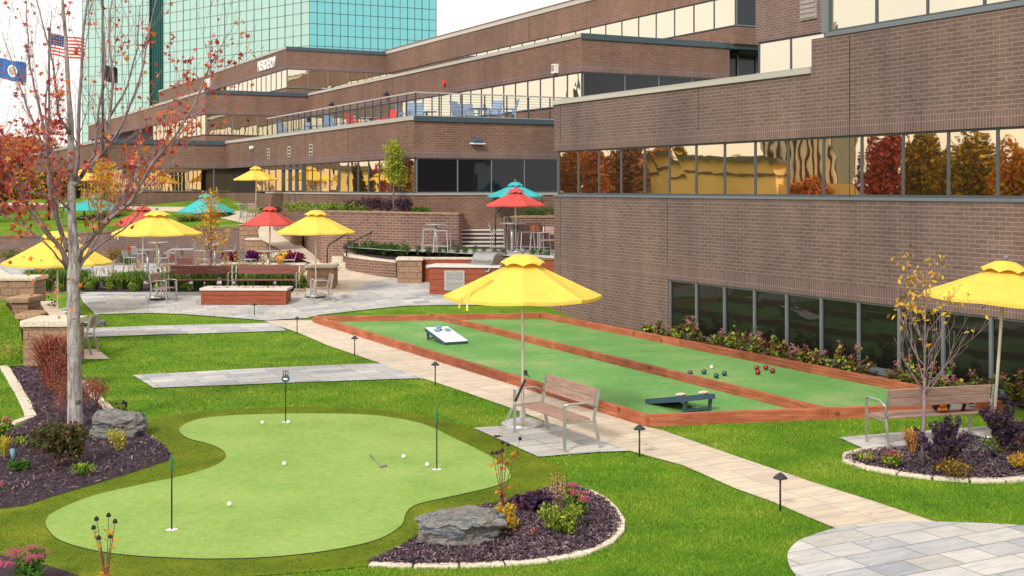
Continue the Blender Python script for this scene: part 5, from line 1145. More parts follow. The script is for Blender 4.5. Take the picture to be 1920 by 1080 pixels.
# ---- the red leaved maple
def maple():
    B0 = U(140, 800); D0 = B0.y
    t_ = thing('maple_tree', 'gray barked young maple with sparse red leaves in left mulch bed', 'tree', tuple(B0)); W_ = lambda x, y, dd=0: Vector(((x - CX) * (D0 + dd) / F, D0 + dd, H - (y - HY) * (D0 + dd) / F)) - B0
    mb = MB(); pr = F / D0
    tr = [(143, 812, 0, 19), (141, 790, 0, 16.5), (140, 700, 0, 14.5), (138, 600, 0, 13.5), (138, 520, 0, 14), (139, 490, 0, 13), (138, 455, 0, 10.5), (134, 400, 0, 9), (134, 350, .05, 9), (133, 300, .1, 7.5), (133, 233, .15, 6.2), (128, 167, .2, 5), (123, 67, .25, 4), (116, -10, .3, 3.2), (112, -110, .3, 2), (110, -200, .3, 1)]
    mb.tube([W_(x, y, d) for x, y, d, r in tr], [r * .88 / pr for x, y, d, r in tr], 12); mb.build('trunk', 'bark_gray', t_, smooth=True, uv=False)
    L_ = [
        [(141, 335, 0, 6), (146, 300, -.1, 5), (147, 233, -.2, 4.5), (153, 100, -.35, 3.3), (163, 0, -.45, 2.4), (170, -120, -.5, 1)],
        [(139, 348, 0, 6.5), (152, 330, .15, 6), (177, 300, .35, 5), (205, 283, .5, 4.6), (207, 217, .6, 4), (213, 150, .7, 3.3), (203, 67, .8, 2.5), (210, 0, .9, 2), (215, -90, .9, 1)],
        [(190, 292, .4, 4), (230, 235, .3, 3.4), (262, 150, .2, 2.7), (281, 60, .2, 2), (300, -40, .2, 1)],
        [(145, 490, 0, 8), (152, 470, -.1, 7), (178, 440, -.2, 6), (205, 410, -.3, 5.5), (246, 377, -.45, 4.8), (283, 310, -.5, 4), (327, 257, -.6, 3.2), (363, 200, -.7, 2.5), (395, 120, -.7, 1.8), (428, 62, -.7, .8)],
        [(145, 505, .05, 6), (166, 478, .2, 5), (190, 427, .4, 4.5), (225, 372, .6, 4), (262, 325, .8, 3.2), (300, 290, .9, 2.6), (345, 245, 1, 1.8), (390, 190, 1.1, .8)],
        [(127, 501, 0, 7), (115, 466, -.15, 6.3), (83, 430, -.35, 5.2), (53, 389, -.5, 4.4), (24, 338, -.6, 3.6), (6, 300, -.7, 3), (-12, 220, -.8, 2), (-25, 120, -.8, 1)],
        [(128, 470, 0, 6.5), (117, 440, .2, 5.5), (101, 404, .35, 5), (92, 359, .5, 4.4), (89, 300, .6, 3.8), (72, 255, .7, 3.2), (52, 205, .8, 2.5), (30, 140, .8, 1.8), (4, 60, .9, .9)],
        [(117, 440, .15, 4.5), (108, 410, 0, 4), (97, 350, -.1, 3.6), (88, 300, -.2, 3.2), (86, 200, -.2, 2.5), (92, 120, -.2, 1.8), (97, 20, -.2, 1)],
        [(131, 325, .05, 6), (103, 293, .2, 4.8), (84, 250, .35, 4), (70, 190, .4, 3.2), (55, 120, .4, 2.4), (50, 40, .5, 1.4), (45, -50, .5, .8)],
        [(131, 250, .1, 4), (110, 215, -.1, 3.2), (100, 120, -.3, 2.6), (75, 30, -.4, 1.6), (60, -60, -.4, .8)],
        [(152, 330, .1, 4), (178, 290, -.3, 3.4), (183, 215, -.5, 3), (196, 130, -.6, 2.4), (194, 40, -.7, 1.7), (186, -60, -.7, .8)],
        [(166, 478, .2, 3), (200, 450, .1, 2.4), (245, 420, 0, 1.8), (275, 380, 0, 1), (300, 340, 0, .6)],
        [(134, 395, 0, 3.5), (110, 372, -.3, 2.6), (70, 362, -.5, 2), (30, 355, -.6, 1.4), (-20, 330, -.7, .8)],
        [(128, 505, 0, 3), (100, 470, -.3, 2.2), (50, 425, -.5, 1.6), (0, 400, -.6, 1)],
        [(207, 217, .6, 3), (240, 160, .5, 2.4), (258, 90, .5, 1.8), (262, 10, .5, 1)],
        [(246, 377, -.4, 3), (290, 335, -.2, 2.4), (330, 300, 0, 1.6), (372, 235, 0, .8)],
    ]
    limbs, tips = [], []
    for path in L_:
        P = [W_(x, y, d) for x, y, d, r in path]; rad = [(r * .78 if j else r * .9) / pr for j, (x, y, d, r) in enumerate(path)]; _u = [r / pr for x, y, d, r in path]
        # smooth wobble
        pts, rr = [], []
        for i in range(len(P) - 1):
            for k in range(3):
                f = k / 3; q = P[i].lerp(P[i + 1], f); 
                if i or k: q = q + Vector((rv(-1, 1), rv(-1, 1), rv(-1, 1))) * .012
                pts.append(q); rr.append(rad[i] + (rad[i + 1] - rad[i]) * f)
        pts.append(P[-1]); rr.append(rad[-1]); limbs.append((pts, rr)); tips.append(pts[-1])
        for i in range(3, len(pts) - 1):
            d = (pts[i + 1] - pts[i]).normalized()
            if random.random() < .88:
                sd = (d + Vector((rv(-1, 1), rv(-1, 1), rv(-.2, .6))) * .6).normalized(); grow(pts[i], sd, rv(.45, 1.2), max(.003, rr[i] * .3), random.choice((1, 1, 2)), limbs, tips, .5, .5)
    mb = MB(); trunk_tubes(mb, limbs, 5); mb.build('branches', 'bark_twig', t_, smooth=True, uv=False)
    Pr, Po = [], []
    for p in tips:
        w = p + B0; sx, sy = CX + w.x / w.y * F, HY + (H - w.z) / w.y * F
        if sx < 135 and sy > 225 and sy < 480: k, lst = 2.8, Po
        elif sx < 120 and sy >= 120: k, lst = .5, Pr
        elif sx > 230 and sy > 60: k, lst = 1.1, Pr
        elif sy > 230: k, lst = .7, (Po if random.random() < .5 else Pr)
        else: k, lst = .22, Pr
        for _ in range(int(k) + (random.random() < k % 1)): lst.append(tuple(p + Vector((rv(-1, 1), rv(-1, 1), rv(-1.4, .4))) * .075))
    for (x, y, nn) in ((40, 430, 26), (90, 400, 26), (60, 340, 30), (30, 300, 24), (100, 260, 18), (20, 460, 14), (215, 330, 14), (250, 400, 12), (60, 505, 5), (100, 545, 5), (240, 455, 6), (290, 275, 10), (300, 180, 8)):
        for _ in range(nn): q = W_(x + random.gauss(0, 22), y + random.gauss(0, 20), rv(-.7, .8)); Po.append(tuple(q))
    for (x, y) in ((105, 548), (98, 540), (112, 556), (132, 520), (150, 535), (140, 563), (135, 582), (128, 524), (96, 525), (74, 505), (62, 527), (52, 518)): Pr.append(tuple(W_(x, y, rv(-.3, -.15))))
    leaves('crown', Pr + Po, .062, ['lf_red', 'lf_orange'], [.62, .38], t_, 'maple', up=.2)
maple()
# young staked tree at right, few yellow leaves on top
def yf(p): return p.z > 2.0 or random.random() < .05
young_tree('young_tree', 'nearly bare young tree with yellow leaves on top in the right bed', U(1731, 872), 2.62, .05, ['lf_yellow', 'lf_olive'], [.9, .1], 260, .08, .36, .03, 'bark_twig', .5, filt=yf, kfork=6, cr=.40, depth=2, up_=.75, pw=2.0, tw=.5)
young_tree('young_tree', 'slender tree with golden yellow leaves on patio before the retaining wall', UD(395, 43.5, .384), 3.0, 0, ['lf_yellow', 'lf_olive'], [.9, .1], 900, .11, .22, .05, 'bark_brown', .4, filt=lambda p: p.z > 1.0, kfork=6, cr=.3, up_=.9)
young_tree('young_tree', 'bushy golden yellow tree on upper lawn behind the maple', UD(190, 54.9, 1.6), 3.1, 0, ['lf_yellow'], None, 2600, .10, .12, .05, 'bark_brown', .6, kfork=8, cr=.4)
young_tree('young_tree', 'lime green young tree in the brick planter before the windows', UD(738, 43.2, 2.75), 2.45, 0, ['lf_lime'], None, 2600, .095, .3, .035, 'bark_brown', .5, kfork=7, cr=.28, up_=.9)
# trees on the left horizon
for i, (x, D_, z, h, r, mats_) in enumerate(((18, 92, 2.6, 4.7, 3.3, ['lf_orange', 'lf_rust']), (-60, 84, 2.6, 6, 3.6, ['lf_rust', 'lf_orange']), (62, 110, 2.6, 6.2, 4.2, ['lf_orange', 'lf_rust']), (118, 128, 2.6, 5.6, 4, ['lf_olive', 'lf_orange']), (-10, 140, 2.6, 8.4, 6.2, ['lf_rust', 'lf_orange']), (55, 72, 2.6, 2.5, 1.6, ['lf_olive', 'lf_yellow']), (118, 70, 2.6, 2.4, 1.4, ['lf_dkgreen', 'lf_olive']))):
    lab = ['orange autumn tree beyond upper lawn between two umbrellas', 'rusty autumn tree at the far edge of the upper lawn', 'large orange autumn tree under the striped flag', 'olive and orange tree behind the flagpole foot', 'tall rust coloured tree farthest on the horizon', 'low olive bush tree on the upper lawn edge', 'low dark green bush tree on the upper lawn edge'][i]
    crown_tree('autumn_tree', lab, UD(x, D_, z), h, r, h * .42, mats_, None, 3600, .3 * h / 6 + .06, seed=40 + i, zc=h * .58)
# trees and buildings left of the view: they are what the ribbon windows mirror
def mirror(x, t, p=17.5):
    s_ = (x - CX) / F; dn = s_ * CT + ST; Dw = p / dn; W0 = Vector((s_ * Dw, Dw, 0)); return W0 + Vector((s_ - 2 * dn * CT, 1 - 2 * dn * ST, 0)) * t, Dw + t
def mtree(lab, x, t, ytop, wpx, mats_, pr, seed, p=17.5, n=9000):
    pos, dd = mirror(x, t, p); h = H + (HY - ytop) * dd / F; w = wpx * dd / F * .62; pos.z = -.1
    crown_tree('autumn_tree', lab + ' autumn tree mirrored in the ribbon windows', pos, h, w, h * .44, mats_, pr, n, .21, seed=seed, zc=h * .56, lumps=22)
for i, (lab, x, t, yt, w, m_, pr) in enumerate((('broad orange', 1066, 46, 262, 60, ['lf_orange', 'lf_olive'], [.8, .2]), ('dark rust', 1118, 42, 248, 66, ['lf_orange', 'lf_rust'], [.5, .5]), ('deep brown', 1172, 44, 240, 80, ['lf_brown', 'lf_rust'], [.5, .5]), ('golden', 1238, 52, 255, 60, ['lf_yellow', 'lf_orange'], [.8, .2]),
    ('olive', 1285, 62, 272, 60, ['lf_olive', 'lf_yellow'], [.6, .4]), ('small dark green', 1385, 64, 292, 60, ['lf_olive', 'lf_yellow'], [.7, .3]), ('rounded olive', 1440, 60, 285, 50, ['lf_olive', 'lf_green'], [.6, .4]), ('low orange', 1520, 46, 318, 60, ['lf_orange', 'lf_rust'], [.7, .3]),
    ('tall crimson', 1662, 40, 215, 80, ['lf_red', 'lf_burgundy'], [.7, .3]), ('thin olive', 1740, 44, 246, 96, ['lf_olive', 'lf_yellow'], [.7, .3]), ('large dark olive', 1818, 42, 236, 100, ['lf_olive', 'lf_yellow'], [.65, .35]), ('large amber', 1905, 40, 225, 90, ['lf_orange', 'lf_yellow'], [.6, .4]), ('far amber', 1990, 38, 225, 110, ['lf_yellow', 'lf_rust'], [.6, .4]))):
    mtree(lab, x, t, yt, w, m_, pr, 60 + i)
for i, (lab, x, t, yt, w, m_, pr) in enumerate((('bright scarlet', 712, 34, 285, 46, ['lf_red'], None), ('chestnut brown', 762, 30, 270, 50, ['lf_brown', 'lf_rust'], [.6, .4]), ('dark bronze', 668, 36, 290, 30, ['lf_brown', 'lf_olive'], [.6, .4]), ('second amber', 500, 30, 290, 60, ['lf_orange', 'lf_brown'], [.6, .4]))):
    mtree(lab, x, t, yt, w, m_, pr, 90 + i, p=16.74, n=6000)
a, _ = mirror(1225, 50); b, dd = mirror(1480, 50)
d_ = b - a; hh = H + (HY - 303) * dd / F
t_ = thing('house', 'golden stucco building with dark roof line mirrored in the ribbon windows', 'building', tuple((a + b) / 2), math.atan2(d_.y, d_.x)); L2 = d_.length / 2
MB().box(-L2, L2, -3, 3, -.1, hh).build('wall', 'yellow_house', t_); MB().box(-L2 - .4, L2 + .4, -3.4, 3.4, hh, hh + .25).box(-L2 - .1, L2 + .1, -3.1, 3.1, hh - .9, hh - .75).build('roof', 'roof_gray', t_); MB().box(-L2 - 3, -L2, -2.5, 2.5, -.1, hh - 1).box(L2, L2 + 7, -2.5, 2.5, -.1, hh - 1.4).build('annex', 'yellow_house', t_)
a, _ = mirror(1488, 62); b, dd = mirror(1612, 62); d_ = b - a
t_ = thing('office_tower', 'tall building with pale vertical fins mirrored in the ribbon windows', 'building', tuple((a + b) / 2), math.atan2(d_.y, d_.x)); L2 = d_.length / 2
MB().box(-L2, L2, 0, 12, -.1, 14).build('wall', 'roof_gray', t_)
for k in range(11): MB().box(-L2 + (k + .2) * L2 / 5.5, -L2 + (k + .72) * L2 / 5.5, -.4, 0, -.1, 14.2).box(-L2 + (k + .2) * L2 / 5.5, -L2 + (k + .72) * L2 / 5.5, 12, 12.4, -.1, 14.2).build('fin', 'stone_pale', t_)
a, _ = mirror(545, 40, 16.74); b, dd = mirror(655, 40, 16.74); d_ = b - a; hh = H + (HY - 318) * dd / F
t_ = thing('house', 'low golden building mirrored in the middle wing windows', 'building', tuple((a + b) / 2), math.atan2(d_.y, d_.x)); L2 = d_.length / 2
MB().box(-L2, L2, -3, 3, -.1, hh).build('wall', 'yellow_house', t_); MB().box(-L2 - .3, L2 + .3, -3.3, 3.3, hh, hh + .3).build('roof', 'roof_gray', t_)
# ---- shrubs
def shrub(name, label, base, w, h, mats_, n, size, probs=None, shape='leaf', stems=8, seed=None, flowers=None, group=None, cat='shrub', stemm='bark_brown', lumps=7, dome=True):
    base = Vector(base); t_ = thing(name, label, cat, tuple(base), 0, group); seed = seed if seed is not None else random.randrange(9999)
    if stems:
        mb = MB()
        for k in range(stems):
            a = rv(0, 6.28); r = rv(.2, .8) * w / 2; mb.tube([(0, 0, -.02), (math.cos(a) * r * .5, math.sin(a) * r * .5, h * .5), (math.cos(a) * r, math.sin(a) * r, h * rv(.7, .97))], [.008, .006, .003], 4)
        mb.build('stems', stemm, t_, uv=False)
    P = blob(n, w / 2, w / 2, h / 2, (0, 0, h * .5), .1, lumps + 9, seed); P[:, 2] = np.clip(P[:, 2], .02, None); leaves('foliage', P, size, mats_, probs, t_, shape)
    if flowers:
        fm, nf, fs, cl = flowers; r = np.random.default_rng(seed + 1); c = r.uniform(-1, 1, (cl, 2)) * w * .36; cz = h * (.97 - .35 * (np.hypot(c[:, 0], c[:, 1]) / (w * .5)) ** 2)
        wh = r.integers(0, cl, nf); d = r.normal(size=(nf, 3)) * np.array([w * .09, w * .09, w * .03]); FP = np.c_[c[wh], cz[wh]] + d
        leaves('flowers', FP, fs, [fm] if isinstance(fm, str) else fm, None, t_, 'round', up=2)
    return t_
def conef(label, base, h, n=6, orange=True, spread=.12, lean=0):
    t_ = thing('coneflower', label, 'plant', tuple(Vector(base))); mb, mh = MB(), MB(); LP = []
    for k in range(n):
        a = rv(0, 6.28); hh = h * rv(.72, 1); r = rv(.3, 1) * spread; p = [(0, 0, 0), (math.cos(a) * r * .35, math.sin(a) * r * .35, hh * .45), (math.cos(a) * r, math.sin(a) * r, hh)]
        mb.tube(p, [.006, .005, .003], 5); mh.lathe([(.001, -.012), (.02, -.008), (.024, .004), (.014, .026), (.001, .034)], 9, p[2])
        for _ in range(7):
            f = rv(.1, .8); q = Vector(p[1]).lerp(Vector(p[2]), f) if f > .4 else Vector(p[0]).lerp(Vector(p[1]), f * 2); LP.append(tuple(q + Vector((rv(-.04, .04), rv(-.04, .04), 0))))
    mb.build('stems', 'bark_brown', t_, uv=False); mh.build('seed_heads', 'purple_dead', t_, uv=False)
    leaves('foliage', LP, .07, ['lf_orange', 'lf_yellow'] if orange else ['lf_brown', 'lf_green'], None, t_, up=0)
def tuft(name, label, base, r, h, n, mats_, plume=None, group=None, wdt=.008, arch=.8, seed=0, cat='ornamental grass', bs=.15):
    t_ = thing(name, label, cat, tuple(Vector(base)), 0, group); rr = np.random.default_rng(seed); a = rr.uniform(0, 6.28, n); out = rr.uniform(.15, 1, n) * r; hh = h * rr.uniform(.55, 1, n); d = np.c_[np.cos(a), np.sin(a), np.zeros(n)]; s = np.c_[-np.sin(a), np.cos(a), np.zeros(n)] * wdt / 2
    p0 = d * (out * bs)[:, None]; p1 = d * (out * .5)[:, None] + np.c_[np.zeros((n, 2)), hh * .72]; p2 = d * (out * .85)[:, None] + np.c_[np.zeros((n, 2)), hh]; p3 = d * (out * 1.15)[:, None] + np.c_[np.zeros((n, 2)), hh * (1 - .25 * arch)]
    V = np.stack([p0 - s, p0 + s, p1 + s, p1 - s, p1 - s, p1 + s, p2 + s * .7, p2 - s * .7, p2 - s * .7, p2 + s * .7, p3 + s * .1, p3 - s * .1], 1)
    npmesh('blades', V.reshape(-1, 3), np.arange(n * 12), 4, mats_, np.repeat(rr.integers(0, len(mats_), n), 3), t_)
    if plume:
        mb = MB(); PP = []
        for k in range(plume):
            b = rr.uniform(0, 6.28); q = rr.uniform(.1, .5) * r; z1 = h * rr.uniform(1.25, 1.6); top = Vector((math.cos(b) * q, math.sin(b) * q, z1)); mb.tube([(0, 0, 0), tuple(top * .6), tuple(top)], .003, 4)
            for j in range(16): f = rr.uniform(.72, 1.0); PP.append(tuple(top * f + Vector(rr.normal(0, .008, 3))))
        mb.build('plume_stems', 'lf_straw', t_, uv=False); leaves('plumes', PP, .075, ['lf_straw'], None, t_, 'leaf', up=0)
    return t_
# bed at left
tuft('burgundy_clump', 'burgundy leaved clump in front of the large stone pier', U(98, 728), .55, 1.0, 900, ['lf_burgundy', 'lf_burgundy', 'lf_rust'], wdt=.014, seed=1, arch=.2, cat='shrub')
shrub('burgundy_shrub', 'fine twigged burgundy shrub spreading below the stone pier', U(104, 738), .95, .95, ['lf_burgundy', 'lf_rust'], 2600, .035, [.7, .3], stems=20)
shrub('rust_shrub', 'rust orange fine leaved shrub left of the maple trunk', U(134, 778), .95, .68, ['lf_rust', 'lf_burgundy'], 2200, .03, [.8, .2], stems=16)
shrub('burgundy_shrub', 'burgundy shrub just right of the maple trunk', U(180, 762), .6, .58, ['lf_burgundy', 'lf_rust'], 1100, .032, None, stems=10)
shrub('ninebark', 'dark olive and purple leaved shrub below the maple trunk', U(104, 876), .9, .66, ['lf_brown', 'lf_dkgreen', 'lf_olive'], 2600, .05, [.5, .3, .2], 'round', stems=10)
shrub('sedum', 'pink flowering sedum at the left edge beside lawn wedge', U(4, 828), .36, .36, ['lf_lime', 'lf_green'], 350, .045, None, 'round', stems=5, flowers=('fl_pink', 500, .016, 7), cat='flower')
tuft('daylily', 'green daylily clump below the purple leaved shrub', U(156, 892), .2, .16, 110, ['lf_green', 'lf_lime'], wdt=.016, seed=4, arch=1.4, cat='plant'); tuft('daylily', 'lime daylily clump behind the small garden spotlight', U(40, 836), .18, .14, 90, ['lf_lime', 'lf_green'], wdt=.018, seed=5, arch=1.4, cat='plant')
shrub('hosta', 'leafy green hosta beside the small garden spotlight', U(34, 884), .34, .16, ['lf_green'], 90, .10, None, stems=0, cat='plant'); tuft('daylily', 'yellowing plant at left edge above the spotlight', U(8, 858), .14, .3, 50, ['lf_yellow', 'lf_lime'], wdt=.02, seed=8, cat='plant')
shrub('yellow_shrub', 'airy yellow green shrub before the slate boulder at the maple', U(219, 846), .44, .36, ['lf_lime', 'fl_yellow'], 330, .045, [.75, .25], stems=7, stemm='lf_straw')
conef('dead coneflowers with black seed heads behind the boulder near maple', U(226, 806), .46, 7, False)
shrub('sedum', 'large pink sedum in the nearest corner bed', U(48, 1098), .42, .36, ['lf_green'], 260, .055, None, 'round', stems=6, flowers=('fl_pink', 1500, .014, 11), cat='flower')
conef('coneflowers with black heads in front of the nearest flag', U(200, 1104), .66, 6, True, .16)
shrub('sedum', 'small pink sedum cut by the left picture edge', U(-10, 925), .3, .2, ['lf_green'], 80, .04, None, 'round', stems=3, flowers=('fl_pink', 260, .016, 5), cat='flower')
struct(patch('mulch_bed', P0([(-150, 1035), (0, 1040), (60, 1052), (110, 1066), (180, 1090), (180, 1160), (-150, 1160)], .02), 'mulch')); 
# slate boulders
def boulder(label, x0, x1, y1, hgt, dep, seed, tilt=0):
    a, b = U(x0, y1), U(x1, y1); w = (b - a).length * .94; t_ = None; r = np.random.default_rng(seed)
    import bmesh
    bm = bmesh.new(); bmesh.ops.create_icosphere(bm, subdivisions=5, radius=1)
    from mathutils import noise as mn
    for v in bm.verts:
        c = v.co.copy(); c.x = math.copysign(abs(c.x) ** .8, c.x); c.y = math.copysign(abs(c.y) ** .8, c.y); c.z = math.copysign(abs(c.z) ** .62, c.z)
        q = c * 1.3 + Vector((seed * 3.1, 0, 0)); st = math.floor((c.z + .3 * c.x + .18 * mn.noise(q)) * 4.2) / 4.2
        k = 1 + .24 * mn.noise(q) + .26 * mn.noise(Vector((st * 3.3, seed, 1.7))) + .10 * c.z + .1 * mn.noise(q * 3.1) + .04 * mn.noise(q * 8)
        v.co = Vector((c.x * k * w / 2, c.y * k * dep / 2, (c.z * (1 + .2 * mn.noise(q * 2))) * hgt * .62 + c.x * tilt + .02 * mn.noise(q * 5)))
    me = bpy.data.meshes.new('slate_boulder'); bm.to_mesh(me); bm.free(); me.materials.append(M['boulder']); me.polygons.foreach_set('use_smooth', [False] * len(me.polygons))
    o = bpy.data.objects.new('slate_boulder', me); COL.objects.link(o); o.location = ((a + b) / 2 + Vector((0, dep * .5, hgt * .35))); tag(o, label, 'boulder'); return o
boulder('blue gray slate boulder behind maple trunk on the mulch', 156, 266, 824, .37, .6, 3, -.03)
boulder('layered slate boulder lying in front of the curved mulch bed', 776, 936, 1028, .31, .62, 8, .05)
for i, (x, y, w) in enumerate(((176, 611, 22), (187, 612, 16), (160, 613, 14))):
    o = boulder(['gray rock on the lawn corner, largest of three', 'gray rock on the lawn corner, rightmost of three', 'gray rock on the lawn corner, nearest the maple trunk'][i], x - w / 2, x + w / 2, y, .16, .25, 20 + i); o.name = 'garden_rock'
# middle bed
conef('orange leaved coneflowers with black heads above the slate boulder', U(941, 954), .80, 7, True, .22)
shrub('heuchera', 'dark purple ruffled heuchera at back of the curved bed', U(1004, 960), .50, .26, ['lf_purple', 'lf_burgundy'], 600, .07, [.85, .15], 'round', stems=0, cat='plant')
shrub('spirea', 'small yellow orange spirea at right end of slate boulder', U(948, 998), .40, .33, ['lf_yellow', 'lf_orange', 'lf_lime'], 1000, .026, [.5, .2, .3], 'round', stems=6)
shrub('astilbe', 'bright green leafy plant with golden plumes in the curved bed', U(1049, 1002), .55, .38, ['lf_lime', 'lf_green'], 900, .05, [.65, .35], stems=6, cat='plant')
for dx in (-22, -8, 4):
    pass
def plumes(label, base, h, n, m_, sp=.12):
    t_ = thing('astilbe_plumes', label, 'plant', tuple(Vector(base))); mb = MB(); PP = []
    for k in range(n):
        top = Vector((rv(-sp, sp), rv(-sp, sp), h * rv(.85, 1))); mb.tube([(0, 0, 0), tuple(top)], .004, 4)
        for j in range(90): f = rv(.62, 1); w = .045 * (1 - f) / .38 + .006; PP.append(tuple(top * f + Vector((rv(-w, w), rv(-w, w), 0))))
    mb.build('stems', 'lf_olive', t_, uv=False); leaves('plumes', PP, .022, [m_], None, t_, up=0)
plumes('golden feathery plumes beside the pink sedum in curved bed', U(1046, 985), .58, 6, 'lf_straw')
shrub('sedum', 'magenta sedum at the back of the curved bed', U(1076, 976), .34, .42, ['lf_green', 'lf_lime'], 350, .045, None, 'round', stems=6, flowers=('fl_pink', 900, .015, 9), cat='flower')
shrub('small_plant', 'tiny pinkish plant behind front of the curved bed', U(1000, 1006), .22, .1, ['fl_rose', 'lf_burgundy'], 120, .025, None, stems=0, cat='plant')
# right bed
shrub('sedum', 'round green sedum with dark pink heads in the right bed', U(1673, 880), .30, .24, ['lf_green', 'lf_lime'], 420, .035, None, 'round', stems=5, flowers=(['fl_pink', 'lf_burgundy'], 650, .015, 9), cat='flower')
tuft('daylily', 'low yellow green daylily at left tip of right bed', U(1622, 866), .2, .13, 110, ['lf_lime', 'lf_straw', 'lf_green'], wdt=.012, seed=6, arch=1.5, cat='plant')
tuft('yellow_fern', 'wispy yellow perennial beside the bare young tree trunk', U(1710, 852), .2, .38, 260, ['lf_yellow', 'lf_straw', 'lf_rust'], wdt=.014, seed=7, cat='plant', arch=.3)
def spiky(label, base, w, h, n=26):
    t_ = thing('purple_shrub', label, 'shrub', tuple(Vector(base))); mb = MB(); P = []
    for k in range(n):
        a = rv(0, 6.28); r = rv(.1, 1) * w / 2; top = Vector((math.cos(a) * r, math.sin(a) * r, h * rv(.65, 1) * (1.05 - .35 * (r / (w / 2)) ** 2))); mb.tube([(0, 0, 0), tuple(top * .5 + Vector((0, 0, .05))), tuple(top)], [.008, .006, .003], 4)
        for j in range(75):
            f = rv(.28, 1.02); q = (top * .5 + Vector((0, 0, .05))).lerp(top, f * 2 - 1) if f > .5 else (top * .5 + Vector((0, 0, .05))) * f * 2; P.append(tuple(q + Vector((rv(-1, 1), rv(-1, 1), rv(-1, 1))) * .028))
    mb.build('stems', 'bark_brown', t_, uv=False); leaves('foliage', P, .062, ['lf_purple', 'lf_brown'], [.85, .15], t_, up=.1)
spiky('upright deep purple shrub in front of the long bench', U(1768, 886), .82, .80)
spiky('upright deep purple shrub below the right parasol pole', U(1880, 852), .75, .72)
shrub('ninebark', 'low olive and bronze foliage at foot of the purple shrub', U(1790, 898), .75, .28, ['lf_olive', 'lf_brown', 'lf_yellow'], 800, .04, [.5, .35, .15], stems=0)
shrub('green_plant', 'soft green perennial between the purple shrub and garden spotlight', U(1868, 852), .42, .32, ['lf_green', 'lf_lime'], 600, .032, [.6, .4], stems=5, cat='plant')
shrub('yellow_shrub', 'rounded yellow and orange shrub at the right end of right bed', U(1906, 884), .40, .26, ['lf_yellow', 'lf_orange', 'lf_lime'], 800, .028, [.5, .2, .3], 'round', stems=5)
shrub('ninebark', 'rusty leaved shrub at picture edge under the parasol', U(1925, 850), .5, .5, ['lf_rust', 'lf_purple'], 500, .04, None, stems=6)
for lab, x, y, rot in (('black garden spotlight in the right bed', 1866, 862, .5), ('blue gray garden spotlight in the left bed', 26, 868, .15)):
    t_ = thing('garden_spotlight', lab, 'spotlight', tuple(U(x, y))); MB().tube([(0, 0, 0), (0, 0, .06)], .008, 6).build('stake', 'dark_metal', t_); MB().tube([(0, 0, .05), (-.09 * rot * 2, .0, .19)], .03, 12).build('lamp_body', 'dark_metal' if x > 900 else 'bag_blue', t_, smooth=True)
# hydrangeas by the windows
HX = [1224, 1243, 1275, 1300, 1318, 1345, 1372, 1392, 1416, 1440, 1462, 1480, 1505, 1528, 1548, 1582, 1612, 1680, 1700, 1722, 1770, 1786, 1834, 1850, 1905, 1935]
HH = [.4, .34, .55, .62, .3, .45, .5, .6, .48, .55, .5, .38, .36, .48, .4, .52, .4, .36, .4, .42, .4, .38, .46, .52, .6, .5]
HG = 'hydrangea shrubs between the court and the lower windows'
for i, (x, h) in enumerate(zip(HX, HH)):
    y = 352.5 + (H * CT / 17.0) * (x + 232) + 0; b = U(x, y); b.z = -.01
    t_ = thing('hydrangea', 'hydrangea under the lower windows, ' + ORD[i] + ' from the brick wall corner', 'shrub', tuple(b), rv(0, 6), HG); mb = MB(); P = []; FP = []
    for k in range(9):
        a = rv(0, 6.28); r = rv(.05, .32); hh = h * rv(.5, 1.05) * (1.25 if k < 2 else .9); top = Vector((math.cos(a) * r, math.sin(a) * r, hh)); mb.tube([(0, 0, 0), tuple(top)], [.006, .003], 4)
        for j in range(17 if k > 2 else 26): f = rv(.3, 1); P.append(tuple(top * f + Vector((rv(-1, 1), rv(-1, 1), rv(-.5, .5))) * .075))
        if (k < 2 and i % 3 != 1): 
            for j in range(34): FP.append(tuple(top + Vector((random.gauss(0, .028), random.gauss(0, .028), rv(-.02, .09)))))
    mb.build('stems', 'bark_brown', t_, uv=False); rr_ = random.random()
    leaves('foliage', P, .085, ['lf_brown', 'lf_lime', 'lf_green', 'lf_burgundy', 'lf_olive'], [.45, .14, .17, .09, .15] if rr_ < .55 else [.3, .24, .3, .03, .13], t_, 'round', up=1)
    if FP: leaves('flowers', FP, .026, ['fl_rose', 'fl_pink'], [.7, .3], t_, 'round')
conef('dead coneflower stalks with black heads by the brick wall corner', U(1203, 608), .68, 4, False, .15)
# grasses in front of the patio
strip = [(-15.1, 39.2, .395), (-5.6, 39.2, .395), (-5.6, 40.4, .395), (-6.6, 41.2, .395), (-7.6, 42.6, .395), (-16.2, 42.6, .395)]
struct(patch('mulch_bed', strip, 'mulch'))
GG = 'ornamental grass tufts in the bed behind the fire pit benches'
for i, x in enumerate([66, 92, 118, 150, 178, 205, 232, 262, 290, 318, 345, 372, 398, 425, 452, 478, 505, 532, 556, 640 - 82]):
    tuft('grass_tuft', 'green grass tuft behind the fire pit benches, ' + ORD[i] + ' from the left end', UD(x + rv(-5, 5), 40.0 + rv(-.4, .5), .39), rv(.42, .6), rv(.42, .82), 520, ['lf_green', 'lf_green', 'lf_dkgreen', 'lf_lime'], plume=(7 if i % 2 or x > 330 else 2), group=GG, wdt=.02, seed=100 + i, arch=1.1, bs=.3)
for i, x in enumerate([72, 110, 166, 205, 250, 300, 352, 575, 600]):
    shrub('perennial', 'small yellow green perennial in the patio bed, ' + ORD[i] + ' from the left', UD(x, 39.35, .39), .45, .32, ['lf_lime', 'lf_green'], 260, .06, None, stems=0, seed=200 + i, group='small perennials at the front of the patio bed', cat='plant')
